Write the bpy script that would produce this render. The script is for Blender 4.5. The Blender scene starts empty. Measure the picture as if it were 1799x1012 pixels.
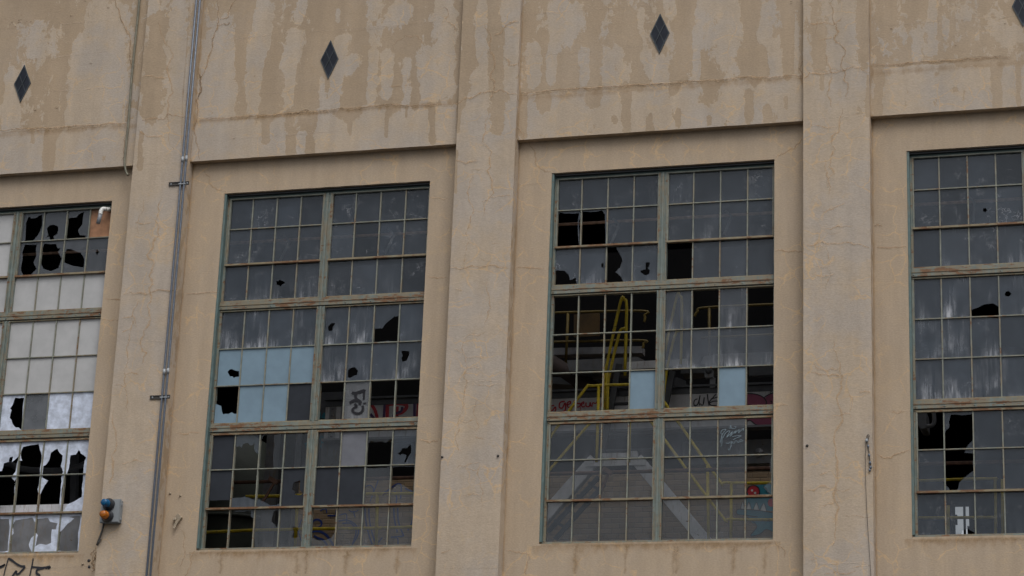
import bpy, bmesh, math, random
from mathutils import Vector, Matrix, noise
from mathutils.geometry import delaunay_2d_cdt
random.seed(7)
sc = bpy.context.scene
# ------------------------------------------------------------------ camera
CAM = Vector((7.86294322, -28.6824154, -6.08155346))
ROT = (1.88145879, -0.0380057, 0.27146532)
FPX = 4100.59                                   # focal length in pixels of a 1799 px wide frame
cd = bpy.data.cameras.new('camera'); cam = bpy.data.objects.new('camera', cd); sc.collection.objects.link(cam)
cam.location = CAM; cam.rotation_euler = ROT
cd.sensor_width = 36; cd.lens = FPX / 1799 * 36; cd.clip_end = 2000
sc.camera = cam
from mathutils import Euler
RM = Euler(ROT, 'XYZ').to_matrix(); RMT = RM.transposed()
# ------------------------------------------------------------------ world, sun, exposure
w = bpy.data.worlds.new("World"); sc.world = w; w.use_nodes = True
nt = w.node_tree; nt.nodes.clear()
out = nt.nodes.new('ShaderNodeOutputWorld'); bg = nt.nodes.new('ShaderNodeBackground')
sky = nt.nodes.new('ShaderNodeTexSky'); sky.sky_type = 'NISHITA'; sky.sun_disc = False
SUN_EL, SUN_AZ = 52, 150
sky.sun_elevation = math.radians(SUN_EL); sky.sun_rotation = math.radians(SUN_AZ); sky.dust_density = 3
hs = nt.nodes.new('ShaderNodeHueSaturation'); hs.inputs['Saturation'].default_value = 0.22
tc = nt.nodes.new('ShaderNodeTexCoord'); sp = nt.nodes.new('ShaderNodeSeparateXYZ')
mr = nt.nodes.new('ShaderNodeMapRange'); mr.inputs[1].default_value = 0; mr.inputs[2].default_value = 1
mr.inputs[3].default_value = .55; mr.inputs[4].default_value = 2.3
mx = nt.nodes.new('ShaderNodeMix'); mx.data_type = 'RGBA'; mx.blend_type = 'MULTIPLY'; mx.inputs[0].default_value = 1
L = nt.links
L.new(sky.outputs[0], hs.inputs['Color']); L.new(tc.outputs['Generated'], sp.inputs[0]); L.new(sp.outputs[2], mr.inputs[0])
L.new(hs.outputs[0], mx.inputs[6]); L.new(mr.outputs[0], mx.inputs[7]); L.new(mx.outputs[2], bg.inputs[0])
bg.inputs[1].default_value = 0.1
L.new(bg.outputs[0], out.inputs[0])
sd = bpy.data.lights.new('sun', 'SUN'); sd.energy = 0.5; sd.angle = math.radians(35); sd.color = (1, .96, .9)
sun = bpy.data.objects.new('sun', sd); sc.collection.objects.link(sun)
sv = Vector((math.sin(math.radians(SUN_AZ)) * math.cos(math.radians(SUN_EL)), math.cos(math.radians(SUN_AZ)) * math.cos(math.radians(SUN_EL)), math.sin(math.radians(SUN_EL))))
sun.rotation_euler = sv.to_track_quat('Z', 'Y').to_euler()
vs = sc.view_settings
sc.display_settings.display_device = 'sRGB'
vs.view_transform = 'Standard'; vs.look = 'None'; vs.gamma = 1; vs.use_curve_mapping = False; vs.exposure = 0.1
try:
    sc.cycles.transparent_max_bounces = 24; sc.cycles.max_bounces = 8
except Exception: pass

# ------------------------------------------------------------------ helpers
def P(u, v, y):
    """world point on the plane Y=y seen at photo pixel (u, v)"""
    d = RM @ Vector(((u - 899.5) / FPX, -(v - 506) / FPX, -1))
    return CAM + d * ((y - CAM.y) / d.y)
def px(X, y, Z):
    c = RMT @ (Vector((X, y, Z)) - CAM)
    return 899.5 + FPX * c.x / -c.z, 506 - FPX * c.y / -c.z
def cr(ox, oy, s, pts):
    return [(ox + x / s, oy + y / s) for x, y in pts]
def link(o, parent=None):
    sc.collection.objects.link(o)
    if parent is not None: o.parent = parent
    return o
def tag(o, label=None, cat=None, group=None, kind=None):
    if label: o['label'] = label
    if cat: o['category'] = cat
    if group: o['group'] = group
    if kind: o['kind'] = kind
    return o
def thing(name, label, cat, group=None, loc=(0, 0, 0)):
    o = bpy.data.objects.new(name, None); link(o); o.location = loc
    return tag(o, label, cat, group)
class MB:
    def __init__(s):
        s.bm = bmesh.new(); s.lay = {}
    def layer(s, n):
        if n not in s.lay: s.lay[n] = s.bm.verts.layers.float.new(n)
        return s.lay[n]
    def hexa(s, v8, mat=0):
        vs_ = [s.bm.verts.new(v) for v in v8]
        for f in ((0,3,2,1),(4,5,6,7),(0,1,5,4),(1,2,6,5),(2,3,7,6),(3,0,4,7)):
            fc = s.bm.faces.new([vs_[i] for i in f]); fc.material_index = mat
        return vs_
    def box(s, x0, x1, y0, y1, z0, z1, mat=0):
        return s.hexa([(x0,y0,z0),(x1,y0,z0),(x1,y1,z0),(x0,y1,z0),(x0,y0,z1),(x1,y0,z1),(x1,y1,z1),(x0,y1,z1)], mat)
    def poly(s, pts, y0, y1, mat=0):
        """prism of a polygon in XZ between planes y0 (front) and y1"""
        n = len(pts)
        a = [s.bm.verts.new((p[0], y0, p[1])) for p in pts]; b = [s.bm.verts.new((p[0], y1, p[1])) for p in pts]
        fs = [s.bm.faces.new(a), s.bm.faces.new(b[::-1])]
        for i in range(n): fs.append(s.bm.faces.new((a[i], b[i], b[(i+1) % n], a[(i+1) % n])))
        for f in fs: f.material_index = mat
    def tube(s, pts, r, seg=10, mat=0, r2=None, smooth=True):
        pts = [Vector(p) for p in pts]; rings = []
        for i, p in enumerate(pts):
            t = (pts[min(i+1, len(pts)-1)] - pts[max(i-1, 0)]).normalized()
            up = Vector((0, 1, 0)) if abs(t.y) < .9 else Vector((0, 0, 1))
            a = t.cross(up).normalized(); b = t.cross(a).normalized()
            rr = r if r2 is None else r + (r2 - r) * i / (len(pts) - 1)
            rings.append([s.bm.verts.new(p + (a * math.cos(2*math.pi*k/seg) + b * math.sin(2*math.pi*k/seg)) * rr) for k in range(seg)])
        for i in range(len(rings) - 1):
            for k in range(seg):
                f = s.bm.faces.new((rings[i][k], rings[i][(k+1) % seg], rings[i+1][(k+1) % seg], rings[i+1][k])); f.smooth = smooth; f.material_index = mat
        for rg, rev in ((rings[0], True), (rings[-1], False)):
            f = s.bm.faces.new(rg[::-1] if rev else rg); f.material_index = mat
    def lathe(s, origin, axis, prof, seg=20, mat=0):
        """prof: (distance along axis, radius)"""
        axis = Vector(axis).normalized(); up = Vector((0, 0, 1)) if abs(axis.z) < .9 else Vector((1, 0, 0))
        a = axis.cross(up).normalized(); b = axis.cross(a).normalized(); o = Vector(origin); rings = []
        for d, r in prof:
            rings.append([s.bm.verts.new(o + axis * d + (a * math.cos(2*math.pi*k/seg) + b * math.sin(2*math.pi*k/seg)) * max(r, 1e-4)) for k in range(seg)])
        for i in range(len(rings) - 1):
            for k in range(seg):
                f = s.bm.faces.new((rings[i][k], rings[i][(k+1) % seg], rings[i+1][(k+1) % seg], rings[i+1][k])); f.material_index = mat; f.smooth = True
        s.bm.faces.new(rings[0][::-1]).material_index = mat; s.bm.faces.new(rings[-1]).material_index = mat
    def beam(s, a, b, wid, dep, mat=0):
        """rectangular bar from a to b lying in an XZ-ish plane: wid across, dep along y"""
        a = Vector(a); b = Vector(b); t = (b - a).normalized(); n = Vector((-t.z, 0, t.x)).normalized() * wid / 2; d = Vector((0, dep / 2, 0))
        s.hexa([a-n-d, b-n-d, b-n+d, a-n+d, a+n-d, b+n-d, b+n+d, a+n+d], mat)
    def ribbon(s, pts, wid, y, mat=0, jit=0.0, taper=True, lay='cu'):
        """flat painted line on the plane y, pts are (x, z); vertex attribute -1..1 across"""
        l = s.layer(lay); n = len(pts); prev = None
        for i, p in enumerate(pts):
            a = Vector(pts[max(i-1, 0)]); b = Vector(pts[min(i+1, n-1)]); t = b - a
            if t.length < 1e-6: t = Vector((1, 0))
            t.normalize(); nn = Vector((-t.y, t.x))
            ww = wid * (1 + jit * (random.random()*2 - 1)) * .5
            if taper: ww *= min(1, .35 + 3 * min(i, n-1-i) / n)
            c = Vector(p); row = []
            for q in (-1, 0, 1):
                e = c + nn * ww * q; vv = s.bm.verts.new((e.x, y, e.y)); vv[l] = q; row.append(vv)
            if prev:
                for k in (0, 1):
                    f = s.bm.faces.new((prev[k], prev[k+1], row[k+1], row[k])); f.material_index = mat
                    f.normal_update()
                    if f.normal.y > 0: f.normal_flip()
            prev = row
    def build(s, name, mats, parent=None, recalc=True):
        if recalc: bmesh.ops.recalc_face_normals(s.bm, faces=s.bm.faces)
        me = bpy.data.meshes.new(name); s.bm.to_mesh(me); s.bm.free()
        for m in (mats if isinstance(mats, (list, tuple)) else [mats]): me.materials.append(m)
        return link(bpy.data.objects.new(name, me), parent)
def smooth(pts, n=5):
    """Catmull-Rom through points of any dimension"""
    V = [Vector(p) for p in pts]; out = []
    for i in range(len(V) - 1):
        p0 = V[max(i-1, 0)]; p1 = V[i]; p2 = V[i+1]; p3 = V[min(i+2, len(V)-1)]
        for k in range(n):
            t = k / n
            out.append(.5 * ((2*p1) + (p2-p0)*t + (2*p0-5*p1+4*p2-p3)*t*t + (3*p1-p0-3*p2+p3)*t**3))
    out.append(V[-1]); return out
def jag(pts, amp, depth=3):
    """fractal midpoint displacement of a 2D polyline"""
    pts = [Vector(p) for p in pts]
    for d in range(depth):
        q = [pts[0]]
        for a, b in zip(pts, pts[1:]):
            t = b - a; m = (a + b) / 2 + Vector((-t.y, t.x)) * random.uniform(-amp, amp)
            q += [m, b]
        pts = q
    return pts
def inside(p, poly):
    x, y = p; c = False; j = len(poly) - 1
    for i in range(len(poly)):
        a = poly[i]; b = poly[j]
        if (a[1] > y) != (b[1] > y) and x < (b[0]-a[0]) * (y-a[1]) / (b[1]-a[1]) + a[0]: c = not c
        j = i
    return c

# ------------------------------------------------------------------ materials
def nodes(name):
    m = bpy.data.materials.new(name); m.use_nodes = True; t = m.node_tree; t.nodes.clear()
    o = t.nodes.new('ShaderNodeOutputMaterial'); return m, t, o
class N:
    def __init__(s, t): s.t = t
    def __call__(s, kind, ins={}, **kw):
        n = s.t.nodes.new('ShaderNode' + kind)
        for k, v in kw.items(): setattr(n, k, v)
        for k, v in ins.items():
            sock = n.inputs[k]
            if hasattr(v, 'is_output') and v.is_output: s.t.links.new(v, sock)
            elif hasattr(v, 'outputs'): s.t.links.new(v.outputs[0], sock)
            else: sock.default_value = v
        return n
    def mix(s, f, a, b, mode='MIX'):
        n = s('Mix', data_type='RGBA', blend_type=mode)
        for k, v in ((0, f), (6, a), (7, b)):
            if hasattr(v, 'is_output'): s.t.links.new(v, n.inputs[k])
            elif hasattr(v, 'outputs'): s.t.links.new(v.outputs[0], n.inputs[k])
            else: n.inputs[k].default_value = (*v, 1) if isinstance(v, tuple) and len(v) == 3 else v
        return n.outputs[2]
    def math(s, op, a, b=0, c=0, clamp=False):
        n = s('Math', operation=op); n.use_clamp = clamp
        for k, v in enumerate((a, b, c)):
            if hasattr(v, 'is_output'): s.t.links.new(v, n.inputs[k])
            else: n.inputs[k].default_value = v
        return n.outputs[0]
    def ramp(s, v, lo, hi, a=0., b=1., smooth=True):
        n = s('MapRange', clamp=True); n.interpolation_type = 'SMOOTHSTEP' if smooth else 'LINEAR'
        s.t.links.new(v, n.inputs[0])
        for k, x in enumerate((lo, hi, a, b)): n.inputs[k+1].default_value = x
        return n.outputs[0]
    def coord(s, scale=(1, 1, 1)):
        g = s('NewGeometry'); mp = s('Mapping', {'Vector': g.outputs['Position'], 'Scale': scale}); return mp.outputs[0]
    def noise(s, scale, vec=None, detail=4, rough=.55, dist=0):
        n = s('TexNoise', {'Scale': scale, 'Detail': detail, 'Roughness': rough, 'Distortion': dist})
        if vec is not None: s.t.links.new(vec, n.inputs['Vector'])
        return n.outputs[0]
    def attr(s, name): return s('Attribute', attribute_name=name).outputs['Fac']
    def bump(s, h, dist, strength=1.0):
        return s('Bump', {'Height': h, 'Distance': dist, 'Strength': strength}).outputs[0]

def wall_material(name, dark=(.372,.277,.183), light=(.436,.349,.260), pale=(.406,.344,.284), bias=0.0):
    m, t, o = nodes(name); n = N(t)
    st = n.attr('stain')
    c1 = n.coord((1.0, 1, .33)); c0 = n.coord((1, 1, 1)); ch = n.coord((.35, 1, 1.6))
    n1 = n.noise(3.2, c1, 6, .62, .6); n2 = n.noise(14, n.coord((1, 1, .6)), 5, .6)
    n4 = n.noise(7, n.coord((1, 1, .8)), 6, .68, .8)
    fld = n.math('ADD', n.math('ADD', st, n.math('MULTIPLY', n.math('SUBTRACT', n1, .5), 1.5)), n.math('ADD', n.math('MULTIPLY', n.math('SUBTRACT', n2, .5), .8), n.math('MULTIPLY', n.math('SUBTRACT', n4, .5), 1.3)))
    fl = n.math('MULTIPLY', n.ramp(fld, bias - .04, bias + .06), n.ramp(n.noise(1.1, c0, 4, .6), .3, .6, .78, 1))                # 1 = dark rain-soaked/older paint
    fine = n.noise(60, n.coord((.6, 1, 1.2)), 4, .6); mid = n.noise(1.3, c0, 5, .6); broad = n.noise(.45, n.coord((1, 1, .5)), 3, .5)
    lt = n.mix(n.ramp(mid, .42, .62), light, pale)
    lt = n.mix(n.ramp(st, -.85, -.65, .75, 0), lt, (.404, .309, .213))
    # orange bloom round the crackle
    vz = n('TexNoise', {'Vector': c0, 'Scale': 3.0, 'Detail': 5})
    wv = n('VectorMath', {0: c0, 1: n('VectorMath', {0: vz.outputs['Color'], 'Scale': .35}, operation='SCALE').outputs[0]}, operation='ADD').outputs[0]
    vor = n('TexVoronoi', {'Vector': wv, 'Scale': 3.1}, feature='DISTANCE_TO_EDGE').outputs[0]
    crk = n.math('MULTIPLY', n.ramp(n.math('ADD', vor, n.math('MULTIPLY', n.noise(30, c0, 4), .03)), .012, .055, 1, 0), n.ramp(n.noise(1.6, c0, 3), .46, .60))
    ob = n.math('MULTIPLY', n.ramp(n.noise(5, c0, 6, .7), .54, .72), .55)
    lt = n.mix(ob, lt, (.50, .365, .225))
    lt = n.mix(n.math('MULTIPLY', crk, .75), lt, (.56, .385, .215))
    dk = n.mix(n.ramp(broad, .35, .65), dark, tuple(x * .9 for x in dark))
    dk = n.mix(n.math('MULTIPLY', ob, .5), dk, (.40, .29, .17))
    col = n.mix(fl, lt, dk)
    # paint-edge line
    edge = n.math('SUBTRACT', n.ramp(fld, bias - .07, bias - .02), n.ramp(fld, bias + .0, bias + .05), clamp=True)
    col = n.mix(n.math('MULTIPLY', edge, .14), col, (.50, .39, .27))
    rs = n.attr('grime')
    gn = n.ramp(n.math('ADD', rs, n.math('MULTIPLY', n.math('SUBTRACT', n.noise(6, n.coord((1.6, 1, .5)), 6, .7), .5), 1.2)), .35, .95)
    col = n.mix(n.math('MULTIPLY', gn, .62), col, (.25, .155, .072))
    col = n.mix(.9, col, n('CombineColor', {0: n.ramp(fine, .3, .7, .9, 1.08), 1: n.ramp(fine, .3, .7, .9, 1.08), 2: n.ramp(fine, .3, .7, .9, 1.08)}).outputs[0], 'MULTIPLY')
    sm = n.noise(2.2, n.coord((2.2, 1, .35)), 5, .6)
    col = n.mix(1.0, col, n('CombineColor', {i: n.ramp(sm, .3, .7, .93, 1.05) for i in range(3)}).outputs[0], 'MULTIPLY')
    pits = n.ramp(n('TexVoronoi', {'Vector': c0, 'Scale': 5.0}).outputs[0], .0, .045, 1, 0)
    pm = n.math('MULTIPLY', pits, n.ramp(n.noise(.9, c0, 2), .5, .6))
    col = n.mix(n.math('MULTIPLY', pm, .5), col, (.11, .075, .045))
    board = n.noise(11, n.coord((.6, 1, 1.7)), 6, .7, .9)
    h = n.math('ADD', n.math('MULTIPLY', board, .45), n.math('MULTIPLY', fine, .45))
    h = n.math('SUBTRACT', h, n.math('MULTIPLY', fl, .25))
    b = n('BsdfPrincipled', {'Base Color': col, 'Roughness': n.ramp(fl, 0, 1, .85, .68), 'Normal': n.bump(h, .008, .55)})
    t.links.new(b.outputs[0], o.inputs[0]); return m
def crack_material(name, col, lo, hi, a=1.0, col2=None, sc_=18):
    m, t, o = nodes(name); n = N(t)
    cu = n.math('ABSOLUTE', n.attr('cu')); g = n.coord()
    v = n.math('ADD', n.math('SUBTRACT', 1, cu), n.math('MULTIPLY', n.math('SUBTRACT', n.noise(sc_, g, 5, .7), .5), 1.5))
    f = n.math('MULTIPLY', n.ramp(v, lo, hi), a)
    c = n.mix(n.noise(4, g), col, col2 or col)
    d = n('BsdfDiffuse', {'Color': c}); tr = n('BsdfTransparent')
    mxs = n('MixShader', {0: f, 1: tr, 2: d}); t.links.new(mxs.outputs[0], o.inputs[0]); return m
def paint(name, col, rough=.5, var=.12, scale=8, bumpd=.001, metal=0, rust=0.0, rustscale=9, spec=.5):
    m, t, o = nodes(name); n = N(t); g = n.coord()
    nz = n.noise(scale, g, 5, .6)
    c = n.mix(n.ramp(nz, .3, .7), tuple(x * (1 - var) for x in col), tuple(min(1, x * (1 + var)) for x in col))
    r = rough
    if rust > 0:
        ra = n.attr('rust'); rn = n.noise(rustscale, n.coord((.55, 1, 1.7)), 7, .72, .3)
        f = n.ramp(n.math('ADD', rn, n.math('MULTIPLY', ra, .14)), .645 - rust * .06, .700 - rust * .06)
        dr = n.ramp(n.math('ADD', n.noise(rustscale * 1.2, n.coord((1.8, 1, .3)), 5, .7), n.math('MULTIPLY', ra, .22)), .54 - rust * .12, .74 - rust * .1)
        c = n.mix(n.math('MULTIPLY', dr, .55), c, (.23, .155, .075))
        rc = n.mix(n.noise(30, g, 3), (.070, .032, .016), (.24, .115, .042))
        c = n.mix(f, c, rc)
    b = n('BsdfPrincipled', {'Base Color': c, 'Roughness': r, 'Metallic': metal, 'Specular IOR Level': spec, 'Normal': n.bump(nz, bumpd)})
    t.links.new(b.outputs[0], o.inputs[0]); return m
def glass_material():
    m, t, o = nodes('dirty_glass'); n = N(t); g = n.coord()
    dirt = n.attr('dirt'); stk = n.attr('streak'); pv = n.attr('pv'); pu = n.attr('pu')
    n1 = n.noise(5, g, 4); n2 = n.noise(22, n.coord((1.9, 1, .10)), 3, .6); n1b = n.noise(7, n.coord((1.6, 1, .3)), 3, .5); n3 = n.noise(40, n.coord((1.2, 1, .3)), 3, .6)
    d = n.math('MULTIPLY', dirt, n.ramp(n1, .25, .75, .82, 1.14))
    # grime collects along the putty
    ex = n.math('MULTIPLY', n.math('MULTIPLY', pu, n.math('SUBTRACT', 1, pu)), 4); ez = n.math('MULTIPLY', n.math('MULTIPLY', pv, n.math('SUBTRACT', 1, pv)), 4)
    eg = n.ramp(n.math('MINIMUM', ex, ez), 0, .3, 1, 0)
    d = n.math('ADD', d, n.math('MULTIPLY', eg, n.math('MULTIPLY', n1, .16)))
    # whitish run marks, stronger towards the bottom bar
    low = n.math('POWER', n.math('SUBTRACT', 1, pv), 2.8)
    clus = n.ramp(n.noise(2.7, n.coord((1.4, 1, .9)), 2, .5), .42, .66, .12, 1)
    stv = n.ramp(n.math('ADD', n.math('MULTIPLY', n2, .5), n.math('MULTIPLY', n1b, .5)), .36, .68)
    run = n.math('MULTIPLY', n.math('MULTIPLY', n.math('ADD', n.math('MULTIPLY', low, .95), .10), stv), clus)
    topm = n.math('MULTIPLY', n.math('MULTIPLY', n.math('POWER', pv, 5.0), n.ramp(n2, .5, .7)), .35)
    run = n.math('MULTIPLY', n.math('ADD', run, n.math('MULTIPLY', topm, clus)), n.math('MULTIPLY', stk, n.ramp(n3, .3, .7, .6, 1.1)))
    # cobweb threads and scratches
    wn = n.noise(6, n('VectorMath', {0: g, 1: n('VectorMath', {0: n('TexNoise', {'Vector': g, 'Scale': 14., 'Detail': 3}).outputs['Color'], 'Scale': .22}, operation='SCALE').outputs[0]}, operation='ADD').outputs[0], 2, .5)
    web = n.math('MULTIPLY', n.ramp(n.math('ABSOLUTE', n.math('SUBTRACT', wn, .5)), 0, .022, 1, 0), n.ramp(n.noise(3.6, g, 3), .48, .62))
    web = n.math('MULTIPLY', web, n.math('MULTIPLY', n.attr('web'), .55))
    spk = n.math('MULTIPLY', n.ramp(n('TexVoronoi', {'Vector': g, 'Scale': 24.}).outputs[0], .03, .07, 1, 0), n.ramp(n.noise(2.3, g, 2), .52, .6))
    spk = n.math('MULTIPLY', spk, n.math('MULTIPLY', n.attr('web'), .6))
    cover = n.math('ADD', d, n.math('MULTIPLY', run, .6), clamp=True)
    cover = n.math('MAXIMUM', cover, n.math('MAXIMUM', web, spk))
    wf = n.math('MAXIMUM', n.math('MULTIPLY', run, 1.15), n.math('MAXIMUM', web, spk), clamp=True)
    col = n.mix(wf, (.060, .075, .097), (.40, .41, .44))
    col = n.mix(n.math('MULTIPLY', n.attr('tone'), 1), col, (.24, .235, .23))
    film = n('BsdfDiffuse', {'Color': col}); tr = n('BsdfTransparent', {'Color': (.90, .92, .92, 1)})
    body = n('MixShader', {0: cover, 1: tr, 2: film})
    gl = n('BsdfGlossy', {'Color': (.93, .97, 1, 1), 'Roughness': .12, 'Normal': n.bump(n.noise(2.2, g, 2), .004, .5)})
    fr = n('Fresnel', {'IOR': 1.42}).outputs[0]
    s = n('MixShader', {0: n.math('MULTIPLY', fr, 1.15, clamp=True), 1: body, 2: gl}); t.links.new(s.outputs[0], o.inputs[0]); return m
def brick_material():
    m, t, o = nodes('tan_brick'); n = N(t); g = n('NewGeometry').outputs['Position']
    s_ = n('SeparateXYZ', {0: g}); c = n('CombineXYZ', {0: s_.outputs[0], 1: s_.outputs[2]})
    b = n('TexBrick', {'Vector': c, 'Color1': (.36, .25, .145, 1), 'Color2': (.22, .155, .09, 1), 'Mortar': (.215, .165, .11, 1), 'Scale': 1.0, 'Mortar Size': .009, 'Mortar Smooth': .6, 'Brick Width': .245, 'Row Height': .083})
    col = n.mix(n.math('MULTIPLY', n.noise(2.5, g, 6, .7), .7), b.outputs[0], (.13, .095, .06))
    bs = n('BsdfPrincipled', {'Base Color': col, 'Roughness': .85, 'Normal': n.bump(n.math('SUBTRACT', n.noise(40, g), b.outputs[1]), .006)})
    t.links.new(bs.outputs[0], o.inputs[0]); return m

M = {}
M['wall'] = wall_material('aged_cream_paint_on_concrete')
M['crack'] = crack_material('open_crack', (.07, .05, .034), .48, 1.0, .75, (.32, .22, .125))
M['bloom'] = crack_material('orange_crack_bloom', (.62, .44, .265), .34, 1.3, .62, (.54, .375, .22), 20)
M['brown'] = crack_material('brown_run', (.30, .185, .08), .45, 1.6, .55, (.40, .26, .125), 7)
M['seam'] = crack_material('pale_form_seam', (.55, .46, .36), .45, 1.0, .5)
M['frame'] = paint('green_grey_frame_paint', (.150, .182, .165), .5, .15, 10, .001, rust=.75)
M['jamb'] = paint('blue_green_jamb_paint', (.090, .138, .135), .5, .15, 10, .001, rust=.12)
M['rusty'] = paint('rust_streaked_frame_paint', (.215, .205, .145), .6, .2, 10, .002, rust=.62)
M['bar'] = paint('glazing_bar_paint', (.19, .20, .165), .55, .22, 9, .001, rust=.34)
M['glass'] = glass_material()
M['blue'] = paint('pale_blue_board', (.160, .240, .305), .55, .07, 5, .0005)
M['darkboard'] = paint('charcoal_board', (.022, .026, .034), .6, .12, 5, .0005, spec=.25)
M['greyboard'] = paint('mid_grey_board', (.125, .13, .15), .5, .12, 5, .0005)
M['white'] = paint('white_painted_glass', (.42, .42, .42), .35, .07, 4, .0005)
M['whitefilm'] = paint('blistered_white_paint', (.52, .57, .68), .6, .22, 9, .002)
M['rustboard'] = paint('rust_stained_board', (.27, .135, .07), .7, .6, 3, .001)
M['pvc'] = paint('white_pvc', (.6, .6, .58), .35, .05)
M['pvcgrey'] = paint('grey_pvc', (.21, .22, .24), .4, .1)
M['conduit'] = paint('galvanised_conduit', (.125, .145, .18), .42, .15, 20, .0005, metal=.35)
M['zinc'] = paint('bright_zinc', (.30, .32, .34), .5, .1, 20, .0005, metal=.2)
M['strut'] = paint('dark_steel_strut', (.055, .05, .045), .6, .3, 30)
M['bracket'] = paint('old_cream_bracket_paint', (.33, .27, .195), .7, .25, 12)
M['green_pipe'] = paint('mossy_pipe', (.17, .16, .115), .6, .25, 12)
M['box'] = paint('grey_enclosure_paint', (.215, .235, .25), .4, .05, 5)
M['black'] = paint('black_plastic_and_head_shade', (.018, .02, .025), .35, .1)
M['bluelens'] = paint('blue_lens', (.003, .075, .18), .18, .2, 30)
M['amberlens'] = paint('amber_lens', (.34, .10, .008), .18, .25, 30)
M['yellow'] = paint('yellow_rail_paint', (.62, .46, .02), .5, .18, 12, .001, rust=.2)
M['rustpipe'] = paint('rusted_pipe', (.085, .042, .026), .8, .35, 14, .002)
M['steel'] = paint('pale_grey_steel', (.22, .225, .24), .6, .16, 5, .001, rust=.22)
M['steeldark'] = paint('dark_grey_steel', (.075, .078, .085), .6, .2, 5)
M['girder'] = paint('chalky_girder_paint', (.52, .51, .52), .6, .16, 3, .001, rust=.15)
M['glassmark'] = paint('black_marker_on_glass', (.022, .022, .026), .6, .1, spec=.1)
M['yellowdim'] = paint('shaded_yellow_paint', (.13, .088, .008), .6, .2, 12, .001, rust=.2)  # rail yellow darkened in the colour for the gloom far back in the hall
M['darkpipe'] = paint('dark_rusty_iron', (.035, .02, .015), .8, .3, 10)
M['lightsteel'] = paint('off_white_steel', (.74, .74, .77), .6, .12, 5, .001, rust=.15)
M['soot'] = paint('sooty_surface', (.012, .012, .012), .9, .3, 3)
M['tank'] = paint('olive_tank_paint', (.045, .052, .036), .6, .2, 3)
M['orange'] = paint('ochre_panel', (.075, .042, .010), .7, .25, 5)
M['brick'] = brick_material()
M['spray_black'] = paint('black_spray', (.012, .012, .018), .6, .1)
M['spray_red'] = paint('red_spray', (.42, .022, .035), .5, .15)
M['spray_purple'] = paint('purple_spray', (.055, .02, .09), .5, .15)
M['spray_blue'] = paint('blue_spray', (.018, .04, .17), .5, .15)
M['spray_maroon'] = paint('maroon_spray', (.30, .045, .11), .5, .15)
M['spray_teal'] = paint('teal_spray', (.02, .17, .23), .5, .15)
M['spray_white'] = paint('white_spray', (.6, .6, .58), .5, .1)
M['spray_pale'] = paint('pale_scratch', (.15, .20, .23), .5, .1)
M['diamond'] = paint('dark_leaded_glass', (.014, .017, .026), .3, .25, 5, spec=.25)
M['lead'] = paint('lead_came', (.032, .042, .05), .5, .2, 10)
M['asphalt'] = paint('asphalt', (.05, .05, .05), .9, .2, 1.5, .003)
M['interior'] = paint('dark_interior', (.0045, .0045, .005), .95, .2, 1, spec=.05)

# ------------------------------------------------------------------ ground
b = MB(); b.box(-300, 300, -300, 300, -8.2, -7.7)
tag(b.build('ground', M['asphalt']), kind='structure')

# ------------------------------------------------------------------ factory building
PIT = 4.785; WW = 3.05; WH = 5.12
YP, YL, LINT = -.21, -.12, 5.59
TOP = 9.8; BASE = -7.7
bld = thing('factory_building', 'cream painted concrete factory facade with pilasters and tall broken steel windows', 'building')
# (x1,y1,x2,y2,half width px, value) value>0 darker old paint, <0 lighter paint
BL = []
def blobs(ox, oy, s, lst):
    for x1, y1, x2, y2, hw, v in lst: BL.append((ox + x1/s, oy + y1/s, ox + x2/s, oy + y2/s, hw/s, v))
blobs(0, 0, 2.977, [(390,120,300,640,50,1),(270,640,250,880,32,1),(0,20,250,40,60,1),(10,200,0,340,22,1),(175,620,170,740,12,1),(10,400,5,530,15,1),
  (490,180,470,260,26,.8),(150,180,190,260,60,-.6),(560,100,540,600,90,-1),(60,400,60,640,40,-.8),(420,250,400,640,50,-.8),
  (830,130,800,380,48,1),(800,420,780,600,40,1),(740,700,730,880,16,1),(930,80,920,580,36,-1),(1290,0,1240,370,46,1),(1400,420,1390,560,55,1),(1290,480,1260,590,35,.8),
  (1110,200,1060,600,45,-1),(1180,150,1170,600,55,-1),(1395,60,1370,300,35,-.9),(1395,600,1390,730,20,1)])
blobs(440, 0, 2.977, [(310,180,270,570,55,1),(130,320,80,560,55,1),(400,420,400,560,14,1),(560,380,500,560,70,1),(670,350,670,540,34,1),(760,320,740,540,45,.9),(860,60,780,250,70,.8),(880,370,860,540,28,1),
  (420,60,420,120,130,.9),(620,120,600,250,80,.8),(1060,180,1050,520,30,.8),(1000,480,990,540,20,.8),(930,500,920,540,20,.8),
  (30,200,20,560,40,-1),(70,60,60,180,45,-.9),(240,210,200,330,45,-1),(210,340,200,580,22,-1),(375,420,375,560,16,-1),(470,220,430,550,34,-1),(540,320,520,350,40,-.8),(640,280,630,510,26,-1),(720,300,710,480,30,-1),(820,320,815,540,22,-1),(930,300,940,460,60,-1),(1020,60,1010,440,55,-.9),(800,60,740,90,50,-.9),(660,40,650,200,40,-.7),(280,0,250,110,20,-.8),(460,60,460,100,15,-.8),
  (80,600,75,730,20,1),(215,600,210,790,30,1),(320,600,315,780,30,1),(270,610,270,660,30,.8),(517,590,520,700,8,1),(710,600,710,710,10,1),(950,560,950,740,19,1),(818,560,818,610,6,1),
  (1150,0,1135,330,36,1),(1270,20,1260,180,36,1),(1290,180,1300,480,46,.9),(1290,520,1295,660,40,.9),(1120,400,1100,540,24,1),(1090,560,1085,680,12,.8),(1075,790,1072,1000,12,.9),
  (1210,40,1200,480,28,-1),(1370,60,1350,460,30,-1),(1190,560,1180,900,50,-1)])
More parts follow.
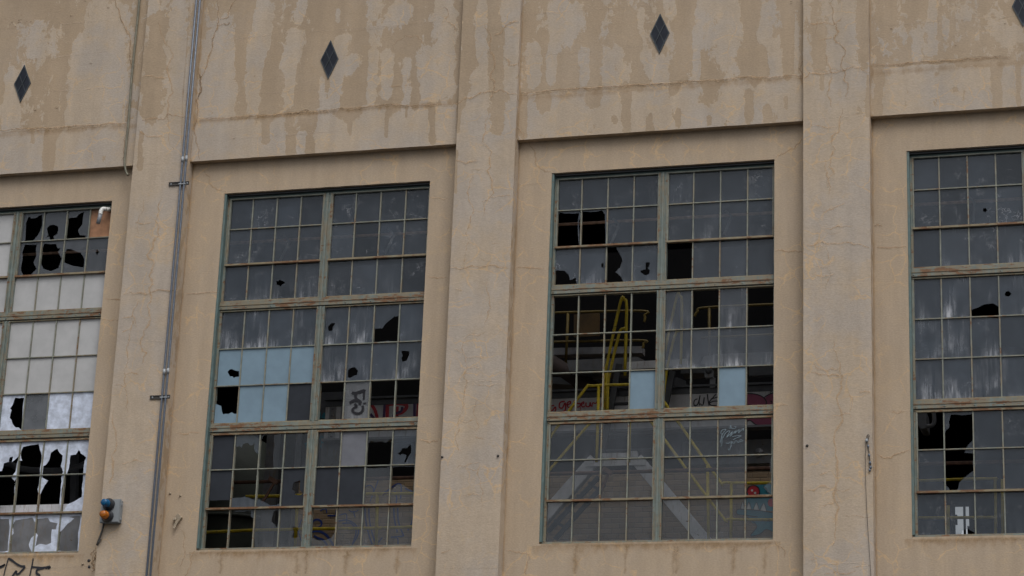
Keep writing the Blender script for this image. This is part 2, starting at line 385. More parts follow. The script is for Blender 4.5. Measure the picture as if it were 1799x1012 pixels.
blobs(880, 0, 2.977, [(490,80,485,210,36,1),(240,190,235,240,30,1),(340,190,340,240,40,1),(350,300,340,430,60,1),(480,240,500,300,55,1),(480,370,480,430,25,1),(230,360,230,430,25,.9),(640,120,700,420,60,1),(960,60,1000,300,60,1),(940,320,900,430,50,1),(1300,20,1290,120,50,1),(1320,150,1330,380,62,1),(1080,130,1070,380,25,.9),(1510,20,1500,380,32,1),(1190,350,1170,390,35,.8),(840,180,840,190,110,.4),
  (300,110,330,110,90,-.8),(170,260,170,420,35,-1),(270,250,260,420,26,-1),(440,280,440,430,22,-1),(590,300,590,420,60,-1),(640,340,640,420,40,-.8),(730,60,728,170,14,-1),(820,350,835,430,45,-1),(760,300,760,310,28,-1),(1020,160,1025,400,18,-1),(1170,230,1170,370,60,-1),(1130,40,1130,150,110,-1),(1400,60,1370,200,36,-1),(1430,240,1440,370,32,-1),(880,20,890,60,30,-.8),(1545,60,1545,380,12,-.8),
  (115,490,115,700,20,1),(225,490,225,550,38,.9),(650,470,660,680,28,1),(480,480,470,520,40,.9),(1300,490,1300,640,24,1),(780,620,775,690,18,.9),(925,580,930,650,12,.9),(1085,620,1085,650,12,.9),(1490,520,1490,560,10,.8),(1390,570,1390,620,18,.8),(1100,430,1080,480,60,.6),(590,625,592,630,20,.7)])
blobs(1380, 0, 2.977, [(170,170,170,340,38,1),(410,0,410,340,27,1),(430,400,430,600,12,.9),(190,400,190,460,14,.8),(165,20,165,130,30,.8),
  (300,100,330,500,50,-1),(120,200,110,600,22,-1),
  (770,30,765,100,24,-1),(765,130,768,260,24,-1),(690,180,685,290,22,-1),(840,120,838,180,14,-1),(1120,180,1200,190,40,-.9),(625,180,620,230,12,-.7),(1005,170,1000,200,10,-.7),(615,0,615,10,8,-.7),
  (480,360,480,600,32,1),(1105,340,1105,550,26,1),(1220,340,1220,540,18,1),(880,465,882,466,14,.6),(900,330,1240,325,18,.7)])
def stain_at(u, v, base):
    s = base
    for x1, y1, x2, y2, hw, val in BL:
        dx, dy = x2-x1, y2-y1; L2 = dx*dx + dy*dy + 1e-9
        if abs(u - (x1+x2)/2) > abs(dx)/2 + hw*2 or v > max(y1, y2) + hw*2 + 5 or v < min(y1, y2) - hw*2 - 5: continue
        t = max(0, min(1, ((u-x1)*dx + (v-y1)*dy) / L2)); d = math.hypot(u-x1-t*dx, (v-y1-t*dy) * .8)
        k = 1 - min(1, max(0, (d/hw - .6) / .8))
        s = s * (1-k) + (val * .36) * k
    return s
def gridface(mb, x0, x1, z0, z1, y, step, fstain, fgrime=None, wob=.003, back=None):
    ls = mb.layer('stain'); lg = mb.layer('grime')
    nx = max(1, round((x1-x0)/step)); nz = max(1, round((z1-z0)/step)); g = []
    for j in range(nz+1):
        row = []
        for i in range(nx+1):
            X = x0 + (x1-x0)*i/nx; Z = z0 + (z1-z0)*j/nz
            dy = noise.noise(Vector((X*1.1, y*7, Z*1.1))) * wob * 1.6 + noise.noise(Vector((X*5, y, Z*5))) * wob
            ex = noise.noise(Vector((3, y*5, Z*6))) * .003 if i in (0, nx) else 0
            ez = noise.noise(Vector((X*6, y*5, 9))) * .003 if j in (0, nz) else 0
            vv = mb.bm.verts.new((X+ex, y+dy, Z+ez)); vv[ls] = fstain(X, Z); vv[lg] = fgrime(X, Z) if fgrime else 0
            row.append(vv)
        g.append(row)
    for j in range(nz):
        for i in range(nx):
            f = mb.bm.faces.new((g[j][i], g[j][i+1], g[j+1][i+1], g[j+1][i])); f.smooth = True
    return g
def skirt(mb, g, y2, sides='LRTB', st=0.0, gr=0.0):
    """carry the edges of a grid face back to the plane y2 (returns, soffit)"""
    ls = mb.layer('stain'); lg = mb.layer('grime')
    edges = {'L': [r[0] for r in g], 'R': [r[-1] for r in g], 'B': g[0], 'T': g[-1]}
    for s_ in sides:
        a = [mb.bm.verts.new(v.co) for v in edges[s_]]; bb = []
        for v in a:
            q = mb.bm.verts.new((v.co.x, y2, v.co.z)); bb.append(q)
            v[ls] = st; q[ls] = st; v[lg] = gr * .3; q[lg] = gr
        for i in range(len(a)-1): mb.bm.faces.new((a[i], a[i+1], bb[i+1], bb[i]))
def xz(pts, y): return [(p.x, p.z) for p in (P(u, v, y) for u, v in pts)]
def crack(mb, pts, y, wid=.010, bloom=.06, amp=.16, depth=3, brown=False, core=True):
    p = jag(xz(pts, y), amp, depth)
    if bloom: mb.ribbon(p, bloom, y - .006, 2, .5)
    if brown: mb.ribbon([(a[0], a[1]-bloom*.5) for a in p], bloom*2.2, y - .0045, 3, .6)
    if core: mb.ribbon(p, wid, y - .0085, 1, .8)
def seam(mb, pts, y): mb.ribbon(jag(xz(pts, y), .004, 3), .014, y - .007, 4, .4)
WM = [M['wall'], M['crack'], M['bloom'], M['brown'], M['seam']]
def wander(mb, x, z0, z1, y, xmin, xmax, branch=.5):
    """branching orange crackle climbing a pilaster"""
    z = z0; p = [(x, z)]
    while z < z1:
        z += random.uniform(.05, .13); x = max(xmin+.1, min(xmax-.1, x + random.uniform(-.05, .05))); p.append((x, z))
        if random.random() < branch * .2:
            s_ = random.choice((-1, 1)); q = [(x, z)]; xx, zz = x, z
            for k in range(random.randint(2, 5)):
                xx += s_ * random.uniform(.04, .1); zz += random.uniform(-.035, .035)
                if xmin + .02 < xx < xmax - .02: q.append((xx, zz))
            if len(q) > 2: mb.ribbon(jag(q, .15, 2), random.uniform(.02, .045), y-.006, 2, .5)
    i = 0
    while i < len(p) - 2:
        n_ = random.randint(6, 14); seg = p[i:i+n_]
        if len(seg) > 2 and random.random() < .38: mb.ribbon(jag(seg, .15, 2), random.uniform(.02, .05), y-.006, 2, .6)
        i += n_ - 1

DIA = (-8.085, -3.288, 1.491, 6.33)
PIL = [(-11.0, -10.15), (-6.14, -5.305), (-1.315, -.475), (3.465, 4.335), (8.25, 9.10)]
KS = [0, 1, 2, 3, 4, 5]
def pil_crack(mb, k):
    y = YP; C_ = lambda pts, **kw: crack(mb, pts, y, **kw)
    if k == 1:
        C_([(278,40),(300,85),(305,95),(298,110),(296,135),(302,150),(303,165),(295,195),(298,230),(305,262)], core=False)
        C_([(250,212),(270,207),(288,210),(295,200),(330,203)], wid=.006)
        C_([(250,137),(296,136)], core=False); C_([(217,517),(262,516),(295,511),(316,508)], wid=.009)
        C_([(285,345),(278,375),(270,425),(268,470),(265,530),(262,570),(258,620),(250,640)], core=False, bloom=.08, amp=.25)
        C_([(245,230),(262,240),(285,238)], core=False); C_([(238,392),(268,390)], core=False); C_([(215,560),(235,556),(240,575)], core=False)
        seam(mb, [(236,290),(330,285)], y); seam(mb, [(212,596),(310,602)], y)
        seam(mb, [(170,1008),(262,1006)], y); C_([(200,720),(196,800),(192,850)], core=False, bloom=.06)
        mb.ribbon([(a-.0, b_) for a, b_ in xz([(333,0),(330,60),(322,160),(318,280)], y)], .05, y-.005, 3, .5)
        wander(mb, -5.9, -.5, 5, y, -6.14, -5.3, .4)
    if k == 2:
        C_([(800,183),(818,172),(845,163),(858,160),(880,158),(908,166)], wid=.006)
        C_([(852,42),(860,90),(862,130),(868,160),(860,175)], wid=.004, amp=.25); C_([(911,38),(895,42),(878,60),(868,62)], wid=.005)
        C_([(885,100),(895,115),(911,112)], core=False); C_([(801,283),(840,283)], core=False, wid=.004); C_([(858,200),(850,240),(856,300),(850,380)], core=False, amp=.3)
        C_([(790,470),(830,467),(860,466),(893,472)], wid=.004); seam(mb, [(782,672),(890,668)], y); seam(mb, [(770,998),(880,998)], y)
        wander(mb, -1.15, -.7, 5.2, y, -1.315, -.475, .5); wander(mb, -.75, .4, 5.2, y, -1.315, -.475, .7)
    if k == 3:
        C_([(1463,0),(1465,40),(1470,50),(1466,70),(1480,82),(1478,110),(1482,140),(1486,170)], wid=.006, amp=.22)
        C_([(1413,40),(1440,42),(1452,40),(1465,44),(1480,30)], core=False); C_([(1452,100),(1458,118),(1458,145),(1462,190)], core=False)
        C_([(1413,138),(1422,128),(1440,131),(1460,127),(1480,125),(1513,120),(1528,128)], wid=.005)
        C_([(1480,190),(1475,230),(1462,245),(1460,280),(1455,330)], core=False, amp=.25); seam(mb, [(1415,211),(1520,203)], y)
        C_([(1418,430),(1470,428),(1528,435)], wid=.004); C_([(1465,600),(1475,650),(1470,700),(1468,800),(1465,870),(1462,960)], core=False, bloom=.07, amp=.2)
        C_([(1420,655),(1455,660),(1485,662)], wid=.004); C_([(1430,640),(1450,652),(1475,648)], core=False); C_([(1510,690),(1530,690)], core=False); C_([(1415,862),(1470,858)], core=False)
        seam(mb, [(1412,992),(1532,988)], y)
        wander(mb, 3.7, -.6, 6.9, y, 3.465, 4.335, .6); wander(mb, 4.05, -.6, 5, y, 3.465, 4.335, .6)
    if k in (1, 2, 3):
        for v in range(20, 1000, 47):       # dark dirty right arris
            pass
for k, (x0, x1) in enumerate(PIL):
    mb = MB(); mb.layer('cu'); near = k in (1, 2, 3)
    def fs(X, Z):
        u, v = px(X, YP, Z); return stain_at(u, v, -.5 if Z < 5.6 else (-.34 if Z < 6.3 else -.1))
    def fg(X, Z, x0=x0, x1=x1): return -.3
    g = gridface(mb, x0, x1, BASE if not near else -1.0, TOP, YP, .03 if near else .2, fs if near else (lambda X, Z: -.4), fg)
    skirt(mb, g, .0, 'LR', -.1, .55)
    if near:
        g = gridface(mb, x0, x1, BASE, -1.0, YP, .2, lambda X, Z: -.4, fg); skirt(mb, g, .0, 'LR', -.1, .3)
        pil_crack(mb, k)
    g_ = mb.box(x0+.01, x1-.01, YP+.02, .3, BASE, TOP)
    lb = ['far left pilaster beyond the frame', 'pilaster carrying the two conduits and the signal box', 'pilaster between the two fully seen windows', 'pilaster with the hanging steel cable', 'far right pilaster beyond the frame'][k]
    o = mb.build('pilaster', WM, bld, recalc=False)
    tag(o, lb)
def spandrel_marks(mb, i):
    y = YL
    if i == 1:
        crack(mb, [(0,230),(60,226),(110,223),(160,220),(222,217)], y, .014, .07, .05, 4, brown=True)
        crack(mb, [(50,229),(95,232),(140,224),(190,222)], y, .007, 0, .05, 3)
        crack(mb, [(203,0),(210,25),(222,50),(228,85),(232,115)], y, .016, .07); crack(mb, [(222,230),(218,260),(212,290)], y, .004, .03)
        seam(mb, [(0,110),(180,92)], y); seam(mb, [(70,162),(220,152)], y); crack(mb, [(0,51),(62,47)], y, .006, 0, .01); seam(mb, [(0,51),(190,36)], y)
        for _ in range(14): 
            u, v = random.gauss(35, 14), random.gauss(38, 6); mb.ribbon(xz([(u-1.3, v), (u, v), (u+1.3, v)], y), random.uniform(.012, .03), y-.009, 1, .3, False)
        for u, v in ((126,28),(191,14),(150,2),(62,194),(100,190),(160,112)): mb.ribbon(xz([(u-2.4, v), (u, v+.4), (u+2.4, v)], y), .035, y-.009, 1, .3, False)
    if i == 2:
        crack(mb, [(351,210),(400,208),(440,204),(505,199),(530,197),(575,194),(600,190),(650,187),(700,184),(800,183)], y, .012, .06, .05, 4, brown=True)
        crack(mb, [(505,200),(518,199),(530,196),(545,196)], y, .030, 0, .2, 3)
        crack(mb, [(382,0),(383,30),(383,47),(373,70),(367,100),(360,125),(352,155),(347,200),(345,240),(351,280)], y, .016, .06, .12)
        crack(mb, [(349,120),(352,150),(349,175)], y, .03, .05); crack(mb, [(415,0),(405,15),(402,30),(386,32)], y, .01, .05); crack(mb, [(383,32),(400,32)], y, .02, 0); crack(mb, [(383,45),(400,44),(404,38)], y, .02, .05)
        seam(mb, [(375,72),(480,62)], y); seam(mb, [(440,165),(620,155)], y); seam(mb, [(460,62),(740,42)], y); crack(mb, [(580,60),(740,41),(790,38)], y, .004, 0, .01); seam(mb, [(360,247),(600,231)], y)
        crack(mb, [(683,153),(717,150)], y, .005, .03, .02); crack(mb, [(740,220),(770,221)], y, .004, 0)
        crack(mb, [(690,90),(712,62),(735,66),(745,80),(742,98)], y, .002, .03, .3, core=False); crack(mb, [(770,15),(790,40),(798,58)], y, .003, .03, .3)
        for u, v in ((411,244),(526,257),(540,261),(798,58),(718,154)): mb.ribbon(xz([(u-1.8, v), (u, v+.4), (u+1.8, v)], y), .03, y-.009, 3 if u > 430 else 1, .3, False)
    if i == 3:
        crack(mb, [(915,164),(960,160),(1010,156),(1080,152),(1130,149),(1160,147),(1210,143),(1260,141),(1330,136),(1380,133),(1411,134)], y, .010, .06, .05, 4, brown=True)
        crack(mb, [(1100,152),(1160,148),(1230,143)], y, .016, 0, .04, 4); crack(mb, [(1411,108),(1406,125),(1411,134)], y, .006, .03)
        seam(mb, [(920,26),(1180,6)], y); seam(mb, [(1100,84),(1145,80)], y); crack(mb, [(930,25),(968,22)], y, .006, 0, .01); seam(mb, [(920,98),(1060,90)], y)
        for u, v in ((1081,116),(1235,99),(1290,102),(1078,210),(1240,17),(1390,3),(1394,84),(1390,7)): mb.ribbon(xz([(u-2, v), (u, v+.5), (u+2, v)], y), .03, y-.009, 1 if u in (1390,) else 3, .3, False)
        crack(mb, [(909,226),(920,235),(922,243)], y, .004, .03)
    if i == 4:
        crack(mb, [(1531,113),(1580,113),(1620,108),(1660,106),(1700,103),(1740,100),(1775,101)], y, .010, .05, .05, 4, brown=True)
        crack(mb, [(1690,104),(1715,100),(1775,100)], y, .014, 0, .05, 4); seam(mb, [(1540,46),(1720,33)], y); seam(mb, [(1700,32),(1799,29)], y)
        for u, v in ((1679,80),(1566,51),(1766,42)): mb.ribbon(xz([(u-2, v), (u, v+.5), (u+2, v)], y), .03, y-.009, 1, .3, False)
def recess_marks(mb, i):
    y = 0.0
    if i == 1:
        crack(mb, [(184,525),(217,528)], y, .007, .04, .05); crack(mb, [(178,562),(215,560)], y, .002, .03, core=False)
        crack(mb, [(170,970),(163,985),(166,995),(160,1003)], y, .03, .09, .5, 3); crack(mb, [(172,972),(170,990),(165,1000)], y, .02, .05, .5, 3); crack(mb, [(168,960),(160,975),(158,985)], y, .012, .04, .5)
        seam(mb, [(0,1001),(160,995)], y); mb.ribbon(jag(xz([(0,979),(60,978),(130,977)], y), .02, 3), .26, y-.0045, 3, .5)
    if i == 2:
        crack(mb, [(360,300),(372,325),(397,338)], y, .003, .05, .2); crack(mb, [(328,516),(365,514),(385,514)], y, .008, .04, .05); crack(mb, [(352,760),(330,763),(310,762)], y, .002, .04, core=False)
        crack(mb, [(318,930),(322,960),(316,1000)], y, .004, .04, .2); crack(mb, [(345,968),(335,980),(325,1012)], y, .003, .05, .2)
        seam(mb, [(310,973),(345,975)], y); seam(mb, [(745,712),(790,708)], y); crack(mb, [(737,773),(755,778),(770,775)], y, .003, .05)
        mb.ribbon(jag(xz([(350,972),(420,971),(540,968),(640,966),(724,963)], y), .02, 4), .26, y-.0045, 3, .5)
        for u in (524, 540, 390, 610, 700): mb.ribbon(jag(xz([(u,968),(u-2,985),(u-3,1008)], y), .05, 2), random.uniform(.14, .26), y-.005, 3, .5)
        crack(mb, [(750,485),(785,487)], y, .002, .04, core=False); crack(mb, [(752,345),(790,350)], y, .002, .03, core=False)
    if i == 3:
        crack(mb, [(930,252),(940,270),(942,290),(950,296),(968,302)], y, .003, .05, .15); crack(mb, [(903,470),(930,471),(957,472)], y, .005, .05, .06); seam(mb, [(905,325),(962,322)], y)
        crack(mb, [(1409,245),(1395,262),(1380,268),(1362,278)], y, .004, .04, .2); crack(mb, [(1362,442),(1385,443),(1410,443)], y, .004, .05); crack(mb, [(1360,715),(1385,712)], y, .002, .04, core=False)
        crack(mb, [(1360,950),(1375,963),(1378,980)], y, .004, .05, .2); seam(mb, [(890,967),(945,966)], y); seam(mb, [(1362,600),(1410,598)], y)
        mb.ribbon(jag(xz([(950,958),(1050,957),(1150,956),(1250,955),(1358,953)], y), .02, 4), .26, y-.0045, 3, .5)
        for u in (1012, 1100, 1185, 1290, 1345, 1190): mb.ribbon(jag(xz([(u,960),(u-1,980),(u-2,1008)], y), .05, 2), random.uniform(.14, .26), y-.005, 3, .5)
        crack(mb, [(892,968),(930,975),(925,1010)], y, .003, .06, .2)
    if i == 4:
        crack(mb, [(1540,435),(1560,436),(1592,433)], y, .006, .04, .06); crack(mb, [(1540,798),(1565,805),(1588,795),(1598,790)], y, .005, .05, .15); seam(mb, [(1560,722),(1598,722)], y)
        crack(mb, [(1563,724),(1590,722)], y, .002, .04, core=False); mb.ribbon(jag(xz([(1605,950),(1700,949),(1799,948)], y), .02, 4), .26, y-.0045, 3, .5)
        crack(mb, [(1536,398),(1550,397)], y, .014, .04, .2)
WX = {i: (i - 3) * PIT for i in range(1, 5)}
BAYS = [(-15, PIL[0][0]), (PIL[0][1], PIL[1][0]), (PIL[1][1], PIL[2][0]), (PIL[2][1], PIL[3][0]), (PIL[3][1], PIL[4][0]), (PIL[4][1], 13)]
for i, (x0, x1) in enumerate(BAYS):
    near = 1 <= i <= 4
    mb = MB(); mb.layer('cu')
    # recessed wall field
    def fr(X, Z, x0=x0, x1=x1):
        return -.9
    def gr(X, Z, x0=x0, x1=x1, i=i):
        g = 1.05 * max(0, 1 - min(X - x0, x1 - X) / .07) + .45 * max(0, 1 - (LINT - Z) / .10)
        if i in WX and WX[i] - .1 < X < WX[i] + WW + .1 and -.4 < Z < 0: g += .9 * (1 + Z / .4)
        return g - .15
    if near:
        a, c = WX[i], WX[i] + WW
        rects = [(x0, a, -.9, LINT), (c, x1, -.9, LINT), (a, c, -.9, 0), (a, c, WH, LINT)]
    else: rects = [(x0, x1, -.9, LINT)]
    for r in rects:
        g = gridface(mb, r[0], r[1], r[2], r[3], 0, .03 if near else .2, fr, gr, .0015)
        if near:
            if r[1] == a and r[0] == x0: skirt(mb, [q for q in g if q[0].co.z >= -.01 and q[0].co.z <= WH + .01], .3, 'R')
            if r[0] == c: skirt(mb, [q for q in g if q[0].co.z >= -.01 and q[0].co.z <= WH + .01], .3, 'L')
            if r[0] == a and r[3] == 0: skirt(mb, g, .3, 'T', 0, .5)
            if r[0] == a and r[2] == WH: skirt(mb, g, .3, 'B', 0, .5)
            # masonry behind the skin
    gridface(mb, x0, x1, BASE, -.9, 0, .25, lambda X, Z: -.3, lambda X, Z: -.2)
    if near:
        mb.box(x0-.3, a-.004, .02, .3, BASE, TOP, 0); mb.box(c+.004, x1+.3, .02, .3, BASE, TOP, 0); mb.box(a-.004, c+.004, .02, .3, BASE, -.004, 0); mb.box(a-.004, c+.004, .02, .3, WH+.004, TOP, 0)
        recess_marks(mb, i)
    else: mb.box(x0, x1, .02, .3, BASE, TOP, 0)
    o = mb.build('recessed_wall', WM, bld, recalc=False)
    # projecting spandrel above
    mb = MB(); mb.layer('cu')
    def fs(X, Z):
        u, v = px(X, YL, Z); return stain_at(u, v, .13 if Z > 6.26 else -.34)
    def fg(X, Z, x0=x0, x1=x1):
        return 1.05 * max(0, 1 - min(X - x0, x1 - X) / .06) + .35 * max(0, 1 - (Z - LINT) / .05) + .3 * max(0, (Z - 7.9) / .8) - .15 + .85 * max(0, 1 - abs(Z - 6.2) / .15) + .5 * max(0, 1 - abs(math.hypot((X - min(DIA, key=lambda q: abs(q - X))) * 2.1, Z - 7.0) - .33) / .09)
    g = gridface(mb, x0, x1, LINT, TOP, YL, .03 if near else .2, fs if near else (lambda X, Z: .1 if Z > 6.26 else -.36), fg, .002)
    skirt(mb, g, 0.02, 'B', .2, .7)
    mb.box(x0, x1, YL + .02, .02, LINT + .03, TOP, 0)
    if near: spandrel_marks(mb, i)
    mb.build('spandrel', WM, bld, recalc=False)
mb = MB(); mb.box(-15.2, 13.2, YP - .06, .4, TOP, TOP + .25); mb.build('parapet_coping', M['wall'], bld)
# shell: roof, floor, side and rear walls with one opening to the daylight
SKY0, SKY1 = .9, 5.2                     # added roof opening, out of view behind the facade, to brighten the hall
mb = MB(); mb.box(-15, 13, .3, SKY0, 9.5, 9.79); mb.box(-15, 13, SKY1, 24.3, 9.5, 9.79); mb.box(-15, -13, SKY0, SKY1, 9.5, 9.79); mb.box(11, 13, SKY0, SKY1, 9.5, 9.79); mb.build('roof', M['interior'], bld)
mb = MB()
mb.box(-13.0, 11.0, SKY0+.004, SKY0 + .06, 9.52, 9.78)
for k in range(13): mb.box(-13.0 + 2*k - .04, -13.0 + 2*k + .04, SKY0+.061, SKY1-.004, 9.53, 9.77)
mb.build('added_roof_light_frame', M['frame'], bld)
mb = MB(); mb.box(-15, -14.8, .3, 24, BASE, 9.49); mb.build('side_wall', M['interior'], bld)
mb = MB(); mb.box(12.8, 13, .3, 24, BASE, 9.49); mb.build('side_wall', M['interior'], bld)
dl = xz([(1677,943),(1702,943),(1702,885),(1677,885)], 24)
dx0, dx1 = min(p[0] for p in dl), max(p[0] for p in dl); dz0, dz1 = dl[0][1] - .2, dl[2][1]
mb = MB(); mb.box(-15, dx0, 24, 24.3, BASE, 9.49); mb.box(dx1, 13, 24, 24.3, BASE, 9.49); mb.box(dx0, dx1, 24, 24.3, BASE, dz0); mb.box(dx0, dx1, 24, 24.3, dz1, 9.49)
mb.build('rear_wall', M['interior'], bld)
mb = MB(); mb.box(dx0 + (dx1-dx0)*.60, dx0 + (dx1-dx0)*.74, 24.05, 24.15, dz0, dz1); mb.box(dx0 + (dx1-dx0)*.86, dx1, 24.05, 24.15, dz0, dz0 + .45); mb.box(dx0, dx0+.06, 24.05, 24.15, dz0+.5, dz0+.72)
mb.build('rear_opening_frame', M['soot'], bld)

# ------------------------------------------------------------------ windows
YG = .12
COLS = [(.062, .405), (.405, .768), (.768, 1.128), (1.128, 1.478), (1.592, 1.945), (1.945, 2.310), (2.310, 2.675), (2.675, 3.028)]
ROWS = [(5.055, 4.606), (4.606, 4.085), (4.06, 3.548), (3.388, 2.848), (2.848, 2.316), (2.316, 1.788), (1.632, 1.130), (1.130, .592), (.572, .045)]
def H(ox, oy, s, pts): return cr(ox, oy, s, pts)
def blobhole(u, v, r, n=11, sq=1.0):
    return [(u + math.cos(2*math.pi*k/n) * r * random.uniform(.65, 1.2), v + math.sin(2*math.pi*k/n) * r * sq * random.uniform(.65, 1.2)) for k in range(n)]
W1a = (0, 330, 2.811); W1b = (0, 670, 2.958); W2a = (340, 310, 2.891); W2b = (340, 640, 2.891); W3a = (920, 270, 2.735); W4a = (1500, 240, 2.662); W4b = (1500, 620, 2.582)
HOLES = {
1: [H(*W1a, [(125,262),(128,180),(140,145),(150,143),(152,152),(175,150),(208,132),(207,190),(185,235),(160,262)]), H(*W1a, [(232,200),(245,185),(262,182),(285,190),(288,205),(282,230),(265,238),(270,264),(248,262),(244,240),(228,246),(238,232)]),
    H(*W1a, [(325,258),(332,150),(380,145),(390,130),(416,120),(408,180),(385,210),(395,235),(425,235),(420,250),(390,252),(380,245),(350,260)]),
    H(*W1a, [(105,410),(112,350),(110,320),(122,282),(180,280),(177,310),(180,330),(165,370),(182,400),(150,432),(115,432)]), H(*W1a, [(200,300),(212,295),(218,276),(250,278),(278,276),(284,298),(298,298),(286,318),(305,350),(290,395),(250,412),(215,400),(197,370)]),
    H(*W1a, [(313,335),(330,302),(350,302),(400,320),(415,350),(413,394),(340,378),(313,365)]), H(*W1a, [(472,318),(480,302),(484,312),(491,318),(478,332)]),
    H(*W1b, [(50,190),(60,150),(52,140),(66,120),(78,85),(125,85),(118,262),(98,240),(82,240),(66,222),(60,200)]),
    H(*W1b, [(-40,480),(10,465),(20,425),(45,418),(50,395),(68,390),(62,420),(85,400),(98,385),(80,470),(60,500),(76,520),(60,700),(-40,700)]),
    H(*W1b, [(105,375),(120,340),(150,334),(200,325),(217,385),(208,450),(205,500),(195,560),(200,600),(180,700),(62,700),(60,650),(80,560),(75,520),(95,490),(88,450),(95,410),(115,412)]),
    H(*W1b, [(225,440),(240,432),(255,410),(265,370),(298,350),(310,372),(326,385),(316,440),(328,470),(318,500),(320,520),(316,560),(312,695),(225,690),(205,680),(190,692),(195,600),(210,585),(232,540),(250,515),(220,500)]),
    H(*W1b, [(352,466),(366,385),(395,380),(410,355),(420,375),(447,395),(440,412),(432,512),(425,600),(350,640),(338,665),(312,690),(320,560),(335,500)]),
    H(*W1b, [(-20,715),(46,715),(40,880),(-20,890)]), H(*W1b, [(80,722),(120,716),(168,708),(190,740),(178,800),(162,815),(150,850),(166,890),(45,890),(50,810),(70,790),(64,750)]),
    H(*W1b, [(190,716),(250,710),(262,730),(300,738),(290,770),(270,768),(265,840),(240,850),(205,845),(180,860),(196,800),(182,780)]), H(*W1b, [(360,705),(420,700),(402,880),(300,880),(304,790),(330,765),(350,740),(385,712)])],
2: [H(*W2a, [(418,530),(430,532),(440,524),(450,530),(462,535),(463,545),(450,548),(440,562),(436,552),(424,552)]), H(*W2a, [(684,760),(695,752),(700,744),(718,745),(716,756),(708,762),(706,780),(690,786),(682,774)]),
    H(*W2a, [(910,842),(918,775),(958,773),(985,740),(1020,712),(1050,706),(1050,842)]), H(*W2a, [(1056,886),(1096,888),(1094,910),(1082,935),(1062,942),(1056,925),(1062,912)]),
    H(*W2b, [(785,65),(788,25),(800,17),(820,15),(834,30),(830,55),(815,58),(795,70)]), H(*W2b, [(173,40),(182,27),(195,25),(212,32),(232,35),(232,62),(212,65),(205,70),(200,62),(185,62)]),
    H(*W2b, [(104,108),(232,110),(222,250),(208,252),(195,244),(180,252),(150,254),(140,212),(108,202)]),
    H(*W2b, [(200,400),(215,418),(235,415),(245,425),(252,405),(275,400),(290,412),(300,410),(310,398),(310,440),(332,458),(330,546),(200,546)]),
    H(*W2b, [(338,402),(358,362),(412,355),(410,420),(408,546),(332,546)]),
    H(*W2b, [(876,480),(885,455),(872,440),(890,402),(905,385),(925,398),(945,390),(975,400),(1010,372),(1008,460),(1000,500),(980,526),(876,526)]),
    H(*W2b, [(1035,452),(1050,445),(1060,425),(1085,425),(1102,405),(1105,450),(1090,470),(1078,500),(1070,498),(1082,462),(1060,455),(1050,462)]),
    H(*W2b, [(60,700),(80,690),(190,688),(190,735),(60,735)]), H(*W2b, [(190,680),(196,545),(330,545),(330,690),(260,672)]), H(*W2b, [(326,680),(326,545),(448,536),(448,700),(420,715),(392,718),(360,700)]),
    H(*W2b, [(508,602),(528,595),(542,588),(540,640),(556,655),(540,665),(512,660),(514,645),(500,635)]),
    H(*W2b, [(1005,524),(1130,518),(1130,655),(1090,632),(1062,612),(1040,606),(1005,640)]),
    H(*W2b, [(186,800),(190,770),(180,742),(208,742),(215,750),(290,745),(292,775),(308,785),(310,935),(170,940),(180,845),(182,820)]),
    H(*W2b, [(500,820),(518,828),(535,830),(528,850),(530,878),(515,885),(500,878),(508,850)]), H(*W2b, [(590,735),(726,735),(722,850),(700,880),(672,893),(640,895),(612,885),(590,872)]), H(*W2b, [(408,745),(432,742),(430,810),(420,830),(412,812),(395,795)])],
3: [H(*W3a, [(150,320),(165,300),(175,284),(200,288),(266,284),(266,445),(145,450)]), H(*W3a, [(266,320),(276,312),(270,280),(376,272),(390,292),(392,442),(266,445)]),
    H(*W3a, [(130,636),(136,575),(160,560),(195,562),(215,580),(222,608),(252,596),(256,634)]), H(*W3a, [(392,452),(446,450),(448,462),(462,482),(474,512),(464,545),(440,570),(450,575),(468,592),(486,624),(392,628)]), H(*W3a, [(374,528),(384,524),(386,552),(374,545)]),
    H(*W3a, [(586,522),(608,524),(596,552),(607,560),(603,578),(585,585),(562,570),(562,560),(585,556)]),
    H(1180, 780, 5.62, [(735,125),(985,120),(980,370),(955,380),(920,410),(905,430),(965,496),(735,500)])],
4: [blobhole(1730, 369, 4), H(*W4a, [(545,850),(548,812),(575,802),(600,788),(650,780),(668,790),(684,800),(684,850)]), blobhole(1771, 517, 5.5),
    H(*W4b, [(405,460),(412,395),(418,350),(432,340),(432,310),(442,280),(540,278),(540,395),(515,425),(495,460)]), H(*W4b, [(405,458),(545,455),(542,535),(505,562),(478,590),(464,634),(440,634),(430,610),(408,592)]), H(*W4b, [(485,838),(492,806),(520,798),(548,815),(552,838)])],
}
MISS = {1: [], 2: [(5,4),(5,6),(5,7),(8,0)], 3: [(2,4),(3,0),(3,1),(3,2),(3,3),(3,5),(3,7),(4,0),(4,1),(4,2),(4,3),(5,0),(5,1),(5,2),(5,4),(5,5),(5,7),(6,7)], 4: [(6,0)]}
BOARD = {1: {(0,7): 'rustboard'}, 2: {(4,0):'blue',(4,1):'blue',(4,2):'blue',(4,3):'blue',(5,0):'blue',(5,1):'blue',(5,2):'blue',(5,3):'darkboard',(6,5):'greyboard',(7,4):'darkboard',(7,5):'darkboard',(6,0):'darkboard',(7,0):'darkboard',(7,3):'darkboard'},
         3: {(5,3): 'blue', (5,6): 'blue'}, 4: {}}
for r in (2, 3, 4):
    for c in range(8): BOARD[1][(r, c)] = 'white'
for c in (0, 1, 2, 3): BOARD[1][(0, c)] = 'white'; BOARD[1][(1, c)] = 'white'
